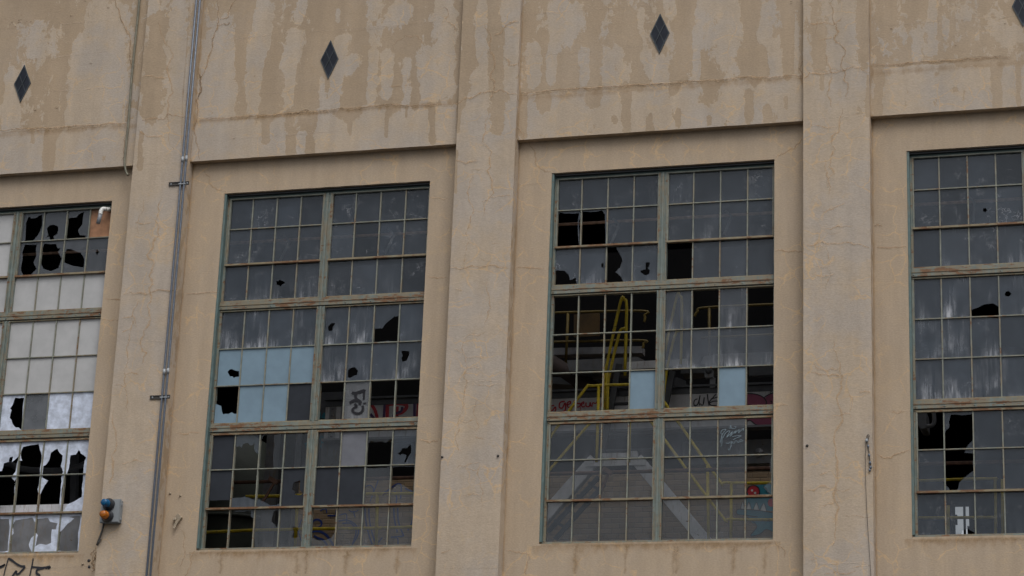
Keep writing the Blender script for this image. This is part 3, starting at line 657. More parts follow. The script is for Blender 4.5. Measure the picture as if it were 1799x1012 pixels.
for rc in ((5,4),(5,6),(5,7),(5,0),(5,1),(5,2),(5,3)): BOARD[1][rc] = 'whitefilm'
for r in (6, 7, 8):
    for c in range(8): BOARD[1][(r, c)] = 'whitefilm'
def look(i, r, c):
    """dirt, streak, web, tone of a glass pane"""
    d = random.uniform(.34, .46); s = 0.12; wb = 1; tn = 0
    if r <= 2: d = random.uniform(.28, .66); wb = 1.0; s = random.choice((.1, .1, .4)); tn = random.uniform(0, .06)
    if r == 2 and c in (3, 2): s = .6
    if i == 2:
        if 3 <= r <= 5: d = random.uniform(.45, .68); s = random.uniform(.5, 1.4); wb = .4
        if r == 5 and c == 5: d, s, tn = .62, .5, .45
        if r >= 6: d = .22; s = .3; wb = .2
        if r == 6: d = .5 if c in (0, 7, 1) else .12
        if r == 6 and c in (2, 3, 4): d = .10
        if r == 7 and c in (0, 3): d = .7
        if r == 7 and c in (1, 2): d = .5
        if (r, c) in ((7,6),(7,7),(8,5),(8,6),(8,7),(8,4),(8,3),(8,2)): d, tn = .3, .25
        if (r, c) == (8, 1): d = .5
    if i == 3:
        if r in (3, 4, 5): d = random.uniform(.42, .5); s = 1.35; tn = .12; wb = .2
        if r >= 6: d = random.uniform(.26, .34); s = .25; tn = .12; wb = .3
        if r == 8: d += .05
    if i == 4:
        if 3 <= r <= 5: d = random.uniform(.42, .66); s = random.uniform(.5, 1.5); wb = .6
        if r >= 6: d = random.uniform(.38, .46); s = .15; wb = .9
    if i == 1:
        d = .55; s = .1; wb = .4; tn = .25
        if (r, c) == (5, 5): d, tn = .8, .35
    return d, s, wb, tn
def pane(mb, x0, x1, z0, z1, y, holes, vals, ox, thick=0):
    verts = [Vector(p) for p in ((x0, z0), (x1, z0), (x1, z1), (x0, z1))]; faces = [[0, 1, 2, 3]]; hl = []
    for h in holes:
        xs = [p[0] for p in h]; zs = [p[1] for p in h]
        if max(xs) < x0 or min(xs) > x1 or max(zs) < z0 or min(zs) > z1: continue
        n0 = len(verts); verts += [Vector(p) for p in h]; faces.append(list(range(n0, n0 + len(h)))); hl.append(h)
    rv, re, rf, *_ = delaunay_2d_cdt(verts, [], faces, 1, 1e-5)
    names = ('dirt', 'streak', 'web', 'tone'); ls = [mb.layer(n_) for n_ in names]; lu = mb.layer('pu'); lv = mb.layer('pv')
    tx, tz = random.uniform(-.004, .004), random.uniform(-.004, .004); vm = {}
    def getv(k):
        if k not in vm:
            p = rv[k]; v = mb.bm.verts.new((p.x, y + (p.x-(x0+x1)/2)*tx*2 + (p.y-(z0+z1)/2)*tz*2, p.y))
            for l, a in zip(ls, vals): v[l] = a
            v[lu] = (p.x-x0)/(x1-x0); v[lv] = (p.y-z0)/(z1-z0); vm[k] = v
        return vm[k]
    fs_ = []
    for f in rf:
        c = sum((rv[k] for k in f), Vector((0, 0))) / len(f)
        if not (x0 <= c.x <= x1 and z0 <= c.y <= z1) or any(inside(c, h) for h in hl): continue
        try: fc = mb.bm.faces.new([getv(k) for k in f])
        except ValueError: continue
        fc.normal_update()
        if fc.normal.y > 0: fc.normal_flip()
        fs_.append(fc)
    if thick and fs_:
        r = bmesh.ops.extrude_face_region(mb.bm, geom=fs_)
        for e in r['geom']:
            if isinstance(e, bmesh.types.BMVert): e.co.y += thick
    return fs_
wl = {1: 'window with whitened panes and jagged white shards, cut by the left photo edge', 2: 'window with seven pale blue boards and graffiti seen through its lowest panes',
      3: 'window with yellow railings showing through its empty middle panes', 4: 'window cut by the right photo edge, mostly intact cobwebbed panes'}
def rjag(h, y):
    p = [Vector(a) for a in xz(h, y)]; q = jag(p + [p[0]], .055, 2)[:-1]; return [tuple(a) for a in q]
for i in range(1, 5):
    X = WX[i]
    mb = MB(); lr = mb.layer('rust')
    def bx(x0, x1, y0, y1, z0, z1, rust=0., mat=0, mb=mb, lr=lr, X=X):
        # long bars are cut into short lengths so rust strength can vary along them
        L_ = max(x1-x0, z1-z0); hor = (x1-x0) > (z1-z0); n_ = max(1, int(L_/.3)) if L_ > .5 else 1
        for k in range(n_):
            if hor: vv = mb.box(X + x0 + (x1-x0)*k/n_, X + x0 + (x1-x0)*(k+1)/n_, y0, y1, z0, z1, mat)
            else: vv = mb.box(X + x0, X + x1, y0, y1, z0 + (z1-z0)*k/n_, z0 + (z1-z0)*(k+1)/n_, mat)
            rr = rust + random.uniform(-.25, .25)
            for v in vv: v[lr] = rr
    # outer frame
    bx(0.0, .032, .012, .20, .03, WH - .002, 0, 1); bx(3.036, 3.05, .06, .20, .03, WH - .002, 0, 1)
    bx(0.032, 3.036, .100, .20, 5.062, WH - .002, -.2, 1); bx(.0, WW, .055, .20, .002, .030, .35, 0)
    bx(.032, 3.036, .050, .0995, 5.092, WH - .003, -.5, 2)  # black strip paints the soffit's shadow across the window head
    bx(.032, .062, .095, .16, .03, 5.062, .35); bx(3.028, 3.036, .095, .16, .03, 5.062, .2)
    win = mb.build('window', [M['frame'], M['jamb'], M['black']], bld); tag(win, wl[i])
    # central mullion: two stiles, a raised cover strip and screws
    mb = MB(); lr = mb.layer('rust')
    def bx2(x0, x1, y0, y1, z0, z1, rust=0., mat=0): bx(x0, x1, y0, y1, z0, z1, rust, mat, mb, lr, X)
    for z0, z1, op in ((3.53, 5.062, 1), (1.775, 3.40, 0), (.03, 1.645, 1)):
        bx2(1.478, 1.592, .085, .16, z0, z1, .05)
        bx2(1.522, 1.548, .068, .085, z0 - (.03 if z0 > 1 else 0), z1, -.1)
        bx2(1.478, 1.492, .074, .085, z0, z1, .4); bx2(1.578, 1.592, .074, .085, z0, z1, .4)
        for z in (z0 + .1, (z0+z1)/2, z1 - .12):
            for xx in (1.507, 1.563): mb.lathe((X + xx, .085, z), (0, -1, 0), [(0, .008), (.006, .007)], 8)
    mb.build('mullion', [M['frame'], M['jamb']], win)
    # two transoms
    for zb, zt in ((3.388, 3.548), (1.632, 1.788)):
        mb = MB(); lr = mb.layer('rust')
        bx(.032, 3.036, .098, .16, zt - .022, zt, .55, 1, mb, lr, X)           # sill bead of the lights above
        bx(.028, 3.040, .070, .16, zb + .028, zt - .022, .45, 0, mb, lr, X)     # main band
        bx(.028, 3.040, .062, .070, zb + .078, zb + .086, .9, 1, mb, lr, X)      # rusted lap line
        bx(.032, 3.036, .105, .16, zb + .012, zb + .028, .0, 0, mb, lr, X)
        bx(.036, 3.032, .088, .16, zb, zb + .012, .7 if zb < 2 else .3, 1, mb, lr, X)
        for k in range(9):
            mb.lathe((X + .06 + k * .366, .070, zb + .052), (0, -1, 0), [(0, .011), (.008, .009)], 8)
        mb.build('transom', [M['frame'], M['rusty']], win)
    # hopper sashes (upper pair and lower pair)
    for zb, zt in ((4.06, 5.062), (.572, 1.632)):
        for xa, xb in ((.062, 1.478), (1.592, 3.028)):
            mb = MB(); lr = mb.layer('rust')
            bx(xa - .006, xb + .006, .070, .135, zb, zb + .026, .85, 1, mb, lr, X)
            bx(xa, xa + .017, .085, .135, zb + .026, zt, .2, 0, mb, lr, X); bx(xb - .017, xb, .085, .135, zb + .026, zt, .2, 0, mb, lr, X)
            bx(xa, xb, .083, .135, zt - .016, zt, .75 if zb < 1 else -.2, 1 if zb < 1 else 0, mb, lr, X)
            mb.build('sash', [M['bar'], M['rusty']], win)
    # glazing bars
    mb = MB(); lr = mb.layer('rust')
    for c, (xa, xb) in enumerate(COLS):
        if c in (0, 4): continue
        for zt, zb in ((5.05, 4.086), (4.06, 3.548), (3.388, 1.788), (1.62, .598), (.572, .03)):
            bx(xa - .008, xa + .008, .100, .145, zb, zt, random.uniform(0, .5), 0, mb, lr, X)
    for z in (4.606, 2.848, 2.316, 1.130):
        for xa, xb in ((.062, 1.478), (1.592, 3.028)): bx(xa, xb, .096, .143, z - .007, z + .007, .25, 0, mb, lr, X)
    for xa, xb in ((.062, 1.478), (1.592, 3.028)):                               # putty rebate along the bottom
        bx(xa, xb, .098, .145, .03, .045, .5, 0, mb, lr, X)
    mb.build('glazing_bars', M['bar'], win)
    # glass and boards
    HX = [rjag(h, YG) for h in HOLES[i]]
    gm = MB(); boards = []
    for n_ in ('dirt', 'streak', 'web', 'tone', 'pu', 'pv'): gm.layer(n_)
    for r, (zt, zb) in enumerate(ROWS):
        for c, (xa, xb) in enumerate(COLS):
            if (r, c) in MISS[i]: continue
            bd = BOARD[i].get((r, c))
            if bd: boards.append((r, c, bd)); continue
            pane(gm, X+xa, X+xb, zb, zt, YG, HX, look(i, r, c), X)
    gm.build('glass_panes', M['glass'], win, recalc=False)
    nm = {'blue': 'blue_board', 'darkboard': 'dark_board', 'greyboard': 'grey_board', 'white': 'white_pane', 'whitefilm': 'white_shard', 'rustboard': 'rusty_board'}
    for r, c, bd in boards:
        zt, zb = ROWS[r]; xa, xb = COLS[c]; mb = MB()
        e = .006 if bd in ('blue', 'darkboard') else 0
        pane(mb, X+xa+e, X+xb-e, zb+e*.6, zt-e, YG + (.0 if bd != 'blue' else -.004), HX, (0, 0, 0, 0), X, .005)
        if len(mb.bm.faces): mb.build(nm[bd], M[bd], win, recalc=True)
        else: mb.bm.free()
# spray mark on the milky pane and pale scribble on the lower pane
def strokes(name, mat, y, parent, lst, ox=0, oy=0, s=1, label=None):
    mb = MB()
    for k, (wid, pts) in enumerate(lst):
        q = smooth([tuple(a) for a in xz(cr(ox, oy, s, pts), y)], 5)
        wm = wid / s * 36 / FPX
        # rounded ends
        mb.ribbon([tuple(a) for a in q], wm, y - .004 - .0006 * (k % 5), 0, .08, False)
    o = mb.build(name, M[mat], parent, recalc=False)
    if label: tag(o, label)
    return o
def fills(name, mat, y, parent, lst, ox=0, oy=0, s=1, label=None, off=.003):
    mb = MB()
    for pts in lst:
        p = [tuple(a) for a in smooth([tuple(a) for a in xz(cr(ox, oy, s, pts + [pts[0]]), y)], 4)[:-1]] if len(pts) > 6 else xz(cr(ox, oy, s, pts), y)
        rv, _, rf, *_ = delaunay_2d_cdt([Vector(a) for a in p], [], [list(range(len(p)))], 1, 1e-6)
        vs_ = [mb.bm.verts.new((a.x, y - off, a.y)) for a in rv]
        for f in rf:
            fc = mb.bm.faces.new([vs_[k] for k in f]); fc.normal_update()
            if fc.normal.y > 0: fc.normal_flip()
    o = mb.build(name, M[mat], parent, recalc=False)
    if label: tag(o, label)
    return o
wins = {i: [o for o in bld.children if o.name.startswith('window')][i-1] for i in range(1, 5)}
strokes('painted_mark', 'glassmark', YG - .004, wins[2], [(34,[(530,335),(560,345),(620,330),(670,310),(680,300)]),(28,[(570,350),(575,400),(600,425),(625,440)]),(22,[(680,305),(672,350),(668,420)]),(30,[(500,460),(560,430),(625,440),(620,480)]),
  (26,[(560,470),(585,500),(540,530),(545,565),(590,585),(640,570),(660,530),(655,490)]),(16,[(660,465),(700,460)])], 540, 640, 6.745)
strokes('painted_scribble', 'spray_pale', YG - .003, wins[3], [(7,[(625,880),(640,840),(690,830),(640,900),(620,1000)]),(6,[(740,820),(750,770),(760,810),(800,820),(815,800),(800,785)]),(7,[(650,940),(690,870),(740,850),(700,930),(780,850),(740,920),(820,840),(800,880),(860,830),(850,870),(915,815),(905,850)]),
  (6,[(770,920),(830,910),(885,910),(820,940),(780,960)]),(6,[(690,1000),(720,1010),(760,980),(790,1010),(820,970),(850,1000),(870,960),(905,970),(880,985),(860,965)]),(6,[(760,990),(750,1060),(730,1090),(715,1070)]),(6,[(640,880),(640,1010),(620,1050)])], 1180, 640, 7.23)

# diamond lights in the spandrels
for k, (X, Z) in enumerate([(-8.085, 7.001), (-3.288, 7.002), (1.491, 7.006), (6.33, 7.0)]):
    mb = MB(); a, h = .135, .30
    ring = [(X, Z-h), (X+a, Z), (X, Z+h), (X-a, Z)]; inn = [(X, Z-h*.88), (X+a*.88, Z), (X, Z+h*.88), (X-a*.88, Z)]
    for q in range(4):
        mb.poly([ring[q], ring[(q+1) % 4], inn[(q+1) % 4], inn[q]], YL - .014, YL + .03, 0)
    d = mb.build('diamond_window', M['lead'], bld)
    tag(d, 'small dark leaded diamond light ' + ['above the window with whitened panes', 'above the window with blue boards', 'above the window with yellow railings inside', 'cut by the top right corner of the photo'][k])
    mb = MB(); mb.poly(inn, YL - .007, YL + .02); mb.build('glass_pane', M['diamond'], d)
    mb = MB(); mb.beam((X - a*.45, YL - .0105, Z + h*.45), (X + a*.45, YL - .0105, Z - h*.45), .010, .006); mb.beam((X - a*.45, YL - .0125, Z - h*.45), (X + a*.45, YL - .0125, Z + h*.45), .010, .006); mb.build('came', M['lead'], d)

# ------------------------------------------------------------------ things on the facade
YC = YP - .035
for k, (xx, lab) in enumerate(((-5.362, 'left of the paired grey conduits running down the pilaster'), (-5.306, 'right of the paired grey conduits running down the pilaster'))):
    t = thing('conduit', lab, 'pipe', 'paired conduits on the pilaster')
    mb = MB(); mb.tube([(xx, YC, -7.6), (xx, YC, 2.6), (xx, YC, 5.6), (xx, YC, 9.7)], .015, 10); mb.build('pipe', M['conduit'], t)
    for v in (280, 652):
        z = P(325, v, YC).z + (.0 if k == 0 else .01); mb = MB(); mb.tube([(xx, YC, z-.04), (xx, YC, z+.04)], .021, 10); mb.build('coupling', M['zinc'], t)
    for v in (323, 698):
        z = P(325 if v < 500 else 290, v, YC).z; mb = MB(); mb.box(xx-.024, xx+.024, YC-.018, YC+.005, z-.009, z+.009); mb.build('clamp', M['zinc'], t)
for v, u0, u1, lab in ((323, 297, 332, 'short dark strut bracket holding the conduits near the window head'), (698, 264, 299, 'short dark strut bracket holding the conduits at mid height')):
    a = P(u0, v, YP); c = P(u1, v, YP); t = thing('strut_bracket', lab, 'bracket', 'strut brackets on the pilaster')
    mb = MB(); z = (a.z+c.z)/2
    mb.box(a.x, c.x, YP-.020, YP-.002, z-.026, z-.016); mb.box(a.x, c.x, YP-.020, YP-.002, z+.016, z+.026); mb.box(a.x, c.x, YP-.008, YP-.002, z-.016, z+.016); mb.build('channel', M['strut'], t)
    for xx in (a.x+.04, c.x-.02):
        mb = MB(); mb.lathe((xx, YP-.008, z), (0, -1, 0), [(0, .012), (.01, .011)], 8); mb.build('bolt', M['zinc'], t)
mb = MB(); q = [P(u, v, YL - .03) for u, v in ((248,-60),(245,0),(240,50),(232,130),(226,210),(221,260),(219,285),(221,300),(225,308))]
mb.tube(smooth(q, 4), .017, 8); tag(mb.build('drain_pipe', M['green_pipe']), 'thin mossy pipe beside the left pilaster, ending under the lintel', 'pipe')
# signal box
o0 = P(200, 901, YP); t = thing('signal_box', 'grey enclosure with a blue and an amber lamp on the left pilaster', 'signal box', None, (o0.x, YP, o0.z))
c0 = P(178.4, 878, YP-.11); c1 = P(207.5, 917, YP-.11); xa, xb, za, zb = c0.x, c1.x, c1.z, c0.z
def loc(mbo): mbo.matrix_parent_inverse = Matrix.Translation(-t.location); return mbo
mb = MB(); mb.box(xa, xb, YP-.11, YP, za, zb); bmesh.ops.bevel(mb.bm, geom=mb.bm.edges[:], offset=.006, segments=2, affect='EDGES')
mb.box(xa-.006, xb+.006, YP-.095, YP-.085, za-.006, zb+.006); loc(mb.build('housing', M['box'], t))
for zz in (zb-.06, za+.05):
    mb = MB(); mb.box(xb-.002, xb+.014, YP-.075, YP-.045, zz-.018, zz+.018); mb.lathe((xb+.014, YP-.06, zz), (1, 0, 0), [(0, .008), (.006, .006)], 8); loc(mb.build('latch', M['zinc'], t))
for u, v, ml, nm_ in ((189.4, 885.2, 'bluelens', 'blue_lamp'), (187.2, 905.6, 'amberlens', 'amber_lamp')):
    p = P(u+2, v+1.5, YP-.11); s_ = .088
    mb = MB(); mb.lathe((p.x, YP-.11, p.z), (0, -1, 0), [(0, s_), (.018, s_), (.026, s_*.9), (.05, s_*.72), (.07, s_*.70)], 24); lo = loc(mb.build(nm_, M['black'], t))
    mb = MB(); mb.lathe((p.x, YP-.18, p.z), (0, -1, 0), [(0, s_*.66), (.03, s_*.66), (.032, s_*.60), (.055, s_*.60), (.058, s_*.56), (.09, s_*.54), (.10, s_*.4), (.104, .005)], 24)
    le = mb.build('lens', M[ml], lo)
mb = MB(); q = [(xa+.03, YP-.03, za+.01), (xa+.012, YP-.03, za-.1), (xa-.03, YP-.03, za-.24), (xa-.045, YP-.03, za-.30)]; mb.tube(q, .014, 8)
mb.tube([q[-1], (xa-.03, YP-.03, za-.27), (xa+.005, YP-.03, za-.215)], .010, 8); loc(mb.build('cable', M['strut'], t))
# wire rope with its fittings
t = thing('wire_rope', 'thin steel wire rope hanging from a loop on the right pilaster', 'cable')
Y = YP - .02
mb = MB(); mb.tube([P(u, v, Y) for u, v in smooth([(1522,775),(1520.5,800),(1521,850),(1523,900),(1526,950),(1530,1012),(1533,1080)], 4)], .0032, 6); mb.build('rope', M['strut'], t)
mb = MB(); mb.tube([P(u, v, Y) for u, v in smooth([(1524,772),(1523,767),(1525,763.5),(1527,766),(1525.5,771),(1524,776)], 4)], .005, 6); mb.build('loop', M['strut'], t)
mb = MB(); q = P(1522.7, 773.5, Y); mb.lathe((q.x, Y, q.z+.022), (0, 0, -1), [(0, .008), (.01, .017), (.035, .021), (.045, .012)], 12); mb.build('ferrule', M['zinc'], t)
mb = MB(); mb.tube([P(1524.5, 778, Y), P(1526, 790, Y), P(1527.5, 803, Y), P(1529, 818, Y)], .006, 6); mb.build('pendant', M['strut'], t)
for u, v, r in ((1525.3,784,.013),(1527,800,.014),(1528.5,813,.015),(1529.5,821,.016),(1528,826,.013)):
    mb = MB(); q = P(u, v, Y); mb.lathe((q.x, Y, q.z+.02), (0, 0, -1), [(0, r*.5), (.008, r), (.03, r), (.04, r*.5)], 10); mb.build('clip', M['conduit'], t)
for u, v, y, lab in ((777,803,YP,'small bolt near the left edge of the middle pilaster'), (875,801,YP,'small bolt near the right edge of the middle pilaster'), (1418,783,YP,'small bolt on the pilaster with the wire rope'),
                     (299,867,0,'small painted bolt beside the pilaster with the signal box'), (317,871,0,'small rusty bolt above the painted bracket'), (145.5,991,0,'pale bolt head below the window with white shards')):
    p = P(u, v, y); mb = MB(); mb.lathe((p.x, y+.002, p.z), (0, -1, 0), [(0, .018), (.005, .018), (.007, .012), (.028, .011), (.032, .007)], 10)
    tag(mb.build('wall_bolt', M['bracket'] if u < 320 else M['strut']), lab, 'bolt', 'bolts in the facade')
for u, v in ((156, 985), (157, 996)):
    p = P(u, v, 0); mb = MB(); mb.lathe((p.x, .002, p.z), (0, -1, 0), [(0, .020), (.006, .022), (.008, .010)], 9)
    tag(mb.build('anchor_stub', M['black']), 'upper black anchor stub below the left window' if v < 990 else 'lower black anchor stub below the left window', 'bolt', 'anchor stubs')
p = P(312, 914, 0); t = thing('wall_bracket', 'cream painted diamond bracket with a bolt, left of the blue boarded window', 'bracket')
mb = MB(); mb.poly([(p.x-.055, p.z+.0), (p.x+.012, p.z+.085), (p.x+.075, p.z+.03), (p.x+.01, p.z-.055)], -.045, .0); mb.poly([(p.x-.035, p.z-.12), (p.x-.005, p.z-.125), (p.x+.04, p.z-.02), (p.x+.0, p.z+.0)], -.060, -.0452); mb.build('plate', M['bracket'], t)
mb = MB(); mb.lathe((p.x-.018, -.045, p.z+.0), (0, -1, 0), [(0, .028), (.02, .026), (.04, .014)], 10); mb.build('bolt', M['bracket'], t)
t = thing('elbow_pipe', 'white plastic elbow pipe poking out of the rusty board in the left window', 'pipe')
q = smooth([P(193,368,.10), P(187,367.5,-.02), P(181,367,-.06), P(177.5,371,-.08), P(176.5,377,-.09)], 5)
mb = MB(); mb.tube(q, .030, 12); mb.build('elbow', M['pvc'], t)
mb = MB(); mb.tube([P(176.5,377,-.09), P(174.5,384,-.09), P(172.3,393,-.09)], .029, 12); mb.build('spout', M['pvcgrey'], t)
# graffiti on the facade below the left window
strokes('wall_graffiti', 'spray_black', -.004, bld, [(26,[(-60,375),(0,355),(60,330),(85,315),(60,345),(0,375)]),(20,[(150,205),(125,300),(95,400),(60,560)]),(34,[(150,210),(220,250),(290,305),(370,345),(445,350)]),(32,[(445,355),(400,410),(330,480),(290,480),(285,435),(210,540)]),
  (22,[(585,210),(575,290),(550,400),(520,560)]),(32,[(560,360),(650,370),(740,375),(820,365),(880,350)]),(34,[(800,385),(860,360),(880,370),(840,390)]),(36,[(770,380),(680,400),(645,430),(650,480),(690,500),(700,560)])], 0, 960, 9.994, 'black sprayed letter strokes under the left window')

# ------------------------------------------------------------------ inside the hall
def rail(name, lab, y, lines, posts=(), r=.021, group='yellow guard rails inside the hall', mat='yellow'):
    t = thing(name, lab, 'railing', group)
    for ln in lines:
        mb = MB(); mb.tube([P(u, v, y) for u, v in smooth(ln, 7)] if len(ln) > 2 else [P(u, v, y) for u, v in ln], r, 8); mb.build('rail', M[mat], t)
    for ln in posts:
        mb = MB(); mb.tube([P(u, v, y + .002) for u, v in ln], r * 1.05, 8); mb.build('post', M[mat], t)
    return t
def straight(*p):
    """keep straight runs straight when smoothing: insert near-corner points"""
    out = [p[0]]
    for a, b_, c in zip(p, p[1:], p[2:]):
        for q, o_ in ((a, 1), (c, 0)):
            d = math.hypot(q[0]-b_[0], q[1]-b_[1]); k = min(.45, 11/d)
            out.append((b_[0] + (q[0]-b_[0])*k, b_[1] + (q[1]-b_[1])*k))
    return out + [p[-1]]
rail('stair_rail', 'bright yellow stair handrail low in the window with empty middle panes', 1.9,
     [straight((952,789),(1032,678),(1145,676),(1266,848),(1372,848)), straight((955,838),(1047,732),(1135,730),(1272,912),(1372,913))],
     [((1052,677),(1048,812)),((1108,676),(1105,812)),((1243,818),(1245,960)),((1285,849),(1284,965))])
rail('ladder_rail', 'tall steep yellow ladder rails behind the empty middle panes', 2.5,
     [straight((1059,730),(1062,660),(1092,522),(1101,530),(1098,650)), straight((1067,730),(1068,670),(1090,577),(1101,578)), straight((1065,730),(1067,655))], [((1100,576),(1098,660))], .022)
rail('ladder_rail', 'faint yellow ladder rails behind the milky panes right of the mullion', 2.5,
     [straight((1159,660),(1190,516),(1198,524),(1196,640)), straight((1163,715),(1172,645),(1188,580),(1198,582))], (), .021)
rail('guard_rail', 'dim yellow guard rail far back, left half of the window', 4.2, [straight((935,551),(1133,546),(1132,566)), straight((935,602),(1131,598),(1129,612))], [((998,549),(994,640))], .021, mat='yellowdim')
rail('guard_rail', 'dim yellow guard rail far back, right half of the window', 4.2, [straight((1220,556),(1230,541),(1375,534)), straight((1232,594),(1375,587))], [((1246,541),(1246,640))], .021, mat='yellowdim')
rail('guard_rail', 'yellow guard rail ending in a corner post, seen in the rightmost window', 3.0, [straight((1585,846),(1748,841),(1749,965)), straight((1585,910),(1750,909))], [((1666,888),(1666,965)),((1761,842),(1762,965))], .021)
rail('guard_rail', 'yellow guard rail in front of the brick wall with blue graffiti', 2.2, [straight((340,893),(445,884),(740,869)), straight((340,948-12),(520,930),(740,926))] if 0 else
     [straight((432,872.5),(560,870),(660,867.5),(740,867)), straight((348,936),(430,932),(560,929),(660,928),(745,925))], [((523,868),(518,965)),((663,867),(661,965))], .024)
# the long rusted bracing pipes along the facade
def zat(u, v, y): return P(u, v, y).z
zl = zat(1143, 828, .9); t = thing('bracing_pipe', 'long rusty pipe crossing behind the lowest panes', 'pipe', 'rusted bracing pipes')
mb = MB(); mb.tube([(-5.9, .9, zl), (12.5, .9, zl)], .026, 10); mb.build('pipe', M['rustpipe'], t)
for u, v, u2, v2 in ((1070,829,1054,868),(483,846,460,885),):
    a = P(u, v, .86); c = P(u2, v2, .86); mb = MB(); mb.beam(a, c, .035, .02); mb.build('brace', M['rustpipe'], t)
    mb = MB(); mb.beam(a + Vector((-.08, -.02, .05)), a + Vector((.05, -.02, -.03)), .06, .03); mb.build('clamp', M['rustpipe'], t)
zu = zat(1160, 385, 1.0); t = thing('bracing_pipe', 'long thin rusty pipe crossing behind the top panes', 'pipe', 'rusted bracing pipes')
mb = MB(); mb.tube([(-14.5, 1.0, zu), (12.5, 1.0, zu)], .022, 10); mb.build('pipe', paint('pale_rust_pipe', (.44, .28, .20), .8, .3, 14), t)
for u, v, u2, v2 in ((1088,394,1073,430),(1285,380,1272,412),(509,424,492,458),(693,412,676,446),(1712,355,1710,390)):
    mb = MB(); mb.beam(P(u, v, .97), P(u2, v2, .97), .03, .02); mb.beam(P(u-11, v-10, .97), P(u, v, .97), .03, .02); mb.build('brace', M['steel'], t)
# plate girder with graffiti
YB = 3.0
gz1 = (zat(1355, 677, YB) + zat(600, 703, YB)) / 2; gz0 = (zat(1355, 750, YB) + zat(610, 771, YB)) / 2
g0 = P(572, 720, YB).x; g1 = 4.1
gt = thing('plate_girder', 'pale grey riveted steel girder covered in graffiti inside the hall', 'girder')
mb = MB(); mb.box(g0, g1, YB, YB+.02, gz0, gz1); gw = mb.build('web', M['girder'], gt)
mb = MB(); mb.box(g0, g1, YB-.06, YB+.14, gz1, gz1+.03); mb.box(g0, g1, YB-.012, YB, gz1-.09, gz1-.0); mb.build('top_flange', M['steeldark'], gt)
mb = MB(); mb.box(g0, g1, YB-.10, YB+.10, gz0-.03, gz0); mb.build('bottom_flange', M['steel'], gt)
for xx in (g0+.12, g0+.30):
    mb = MB(); mb.box(xx-.05, xx+.05, YB-.02, YB-.001, gz0, gz1-.1)
    for k in range(5): mb.lathe((xx, YB-.02, gz0+.06+k*.105), (0, -1, 0), [(0, .022), (.012, .018), (.018, .006)], 10)
    mb.build('rivet_plate', M['steel'], gt)
S3 = (940, 620, 5.623)
strokes('red_writing', 'spray_red', YB, gt, [(13,[(190,520),(150,530),(140,565),(170,570),(200,535),(205,560),(195,580)]),(14,[(295,480),(250,490),(240,535),(270,545),(298,495),(302,560),(280,578)]),(13,[(315,515),(350,500),(345,480),(318,500),(330,540),(360,530)]),
  (12,[(388,470),(388,530)]),(13,[(415,450),(412,530),(440,530),(448,505),(415,500)]),(12,[(455,510),(482,500),(478,485),(455,505),(470,535),(492,525)]),(13,[(505,490),(505,525),(535,530),(545,490),(550,530)]),(12,[(562,535),(570,495),(600,500),(612,480)]),(14,[(665,490),(690,480),(692,530),(660,530),(662,490)]),
  (13,[(725,465),(760,455),(740,490),(762,495),(755,525),(720,525)]),(6,[(448,530),(450,565)]),(6,[(400,530),(400,550)]),(10,[(120,500),(132,490)])], *S3)
S4 = (1180, 640, 7.23)
strokes('black_writing', 'spray_black', YB, gt, [(14,[(330,440),(295,455),(282,500),(300,530),(335,500),(362,395),(350,470),(355,525)]),(13,[(365,500),(385,522),(405,500),(415,420),(400,515)]),(14,[(455,380),(462,450),(475,525)]),(13,[(565,380),(530,420),(480,480),(500,520),(570,525)]),(13,[(485,490),(540,470),(600,470)]),(12,[(500,440),(560,425),(620,400)]),(12,[(285,525),(330,520)])], *S4)
fills('maroon_shape', 'spray_maroon', YB, gt, [[(945,372),(1010,374),(1090,390),(1150,415),(1185,425),(1240,385),(1300,370),(1370,372),(1380,640),(1340,780),(1260,790),(1150,785),(1060,762),(1000,715),(955,720),(930,560)]], *S4, label='maroon rounded graffiti shape with dark outlines')
strokes('maroon_outline', 'spray_black', YB - .003, gt, [(12,[(945,372),(1010,372),(1090,386),(1150,412),(1190,450),(1205,490),(1190,520)]),(12,[(1170,425),(1240,382),(1300,366),(1370,368)]),(12,[(950,725),(1000,715),(1060,762),(1150,786),(1260,792),(1340,785)]),(8,[(1250,360),(1262,345),(1278,355),(1268,370),(1250,362)]),(9,[(1255,480),(1268,470),(1275,490),(1262,498)])], *S4)
S2 = (540, 640, 6.745)
strokes('red_letters', 'spray_red', YB, gt, [(38,[(750,470),(800,540),(832,650)]),(40,[(950,470),(945,660)]),(46,[(950,478),(1080,462),(1165,480),(1172,520),(1120,570),(1050,580)]),(40,[(1065,500),(1060,620)]),(34,[(1315,455),(1305,640)]),(24,[(850,440),(900,425)])], *S2)
strokes('purple_letters', 'spray_purple', YB - .004, gt, [(30,[(918,462),(905,650)]),(30,[(1125,505),(1110,560),(1035,590),(1020,640)]),(32,[(1272,450),(1268,640)]),(34,[(745,590),(790,640)])], *S2)
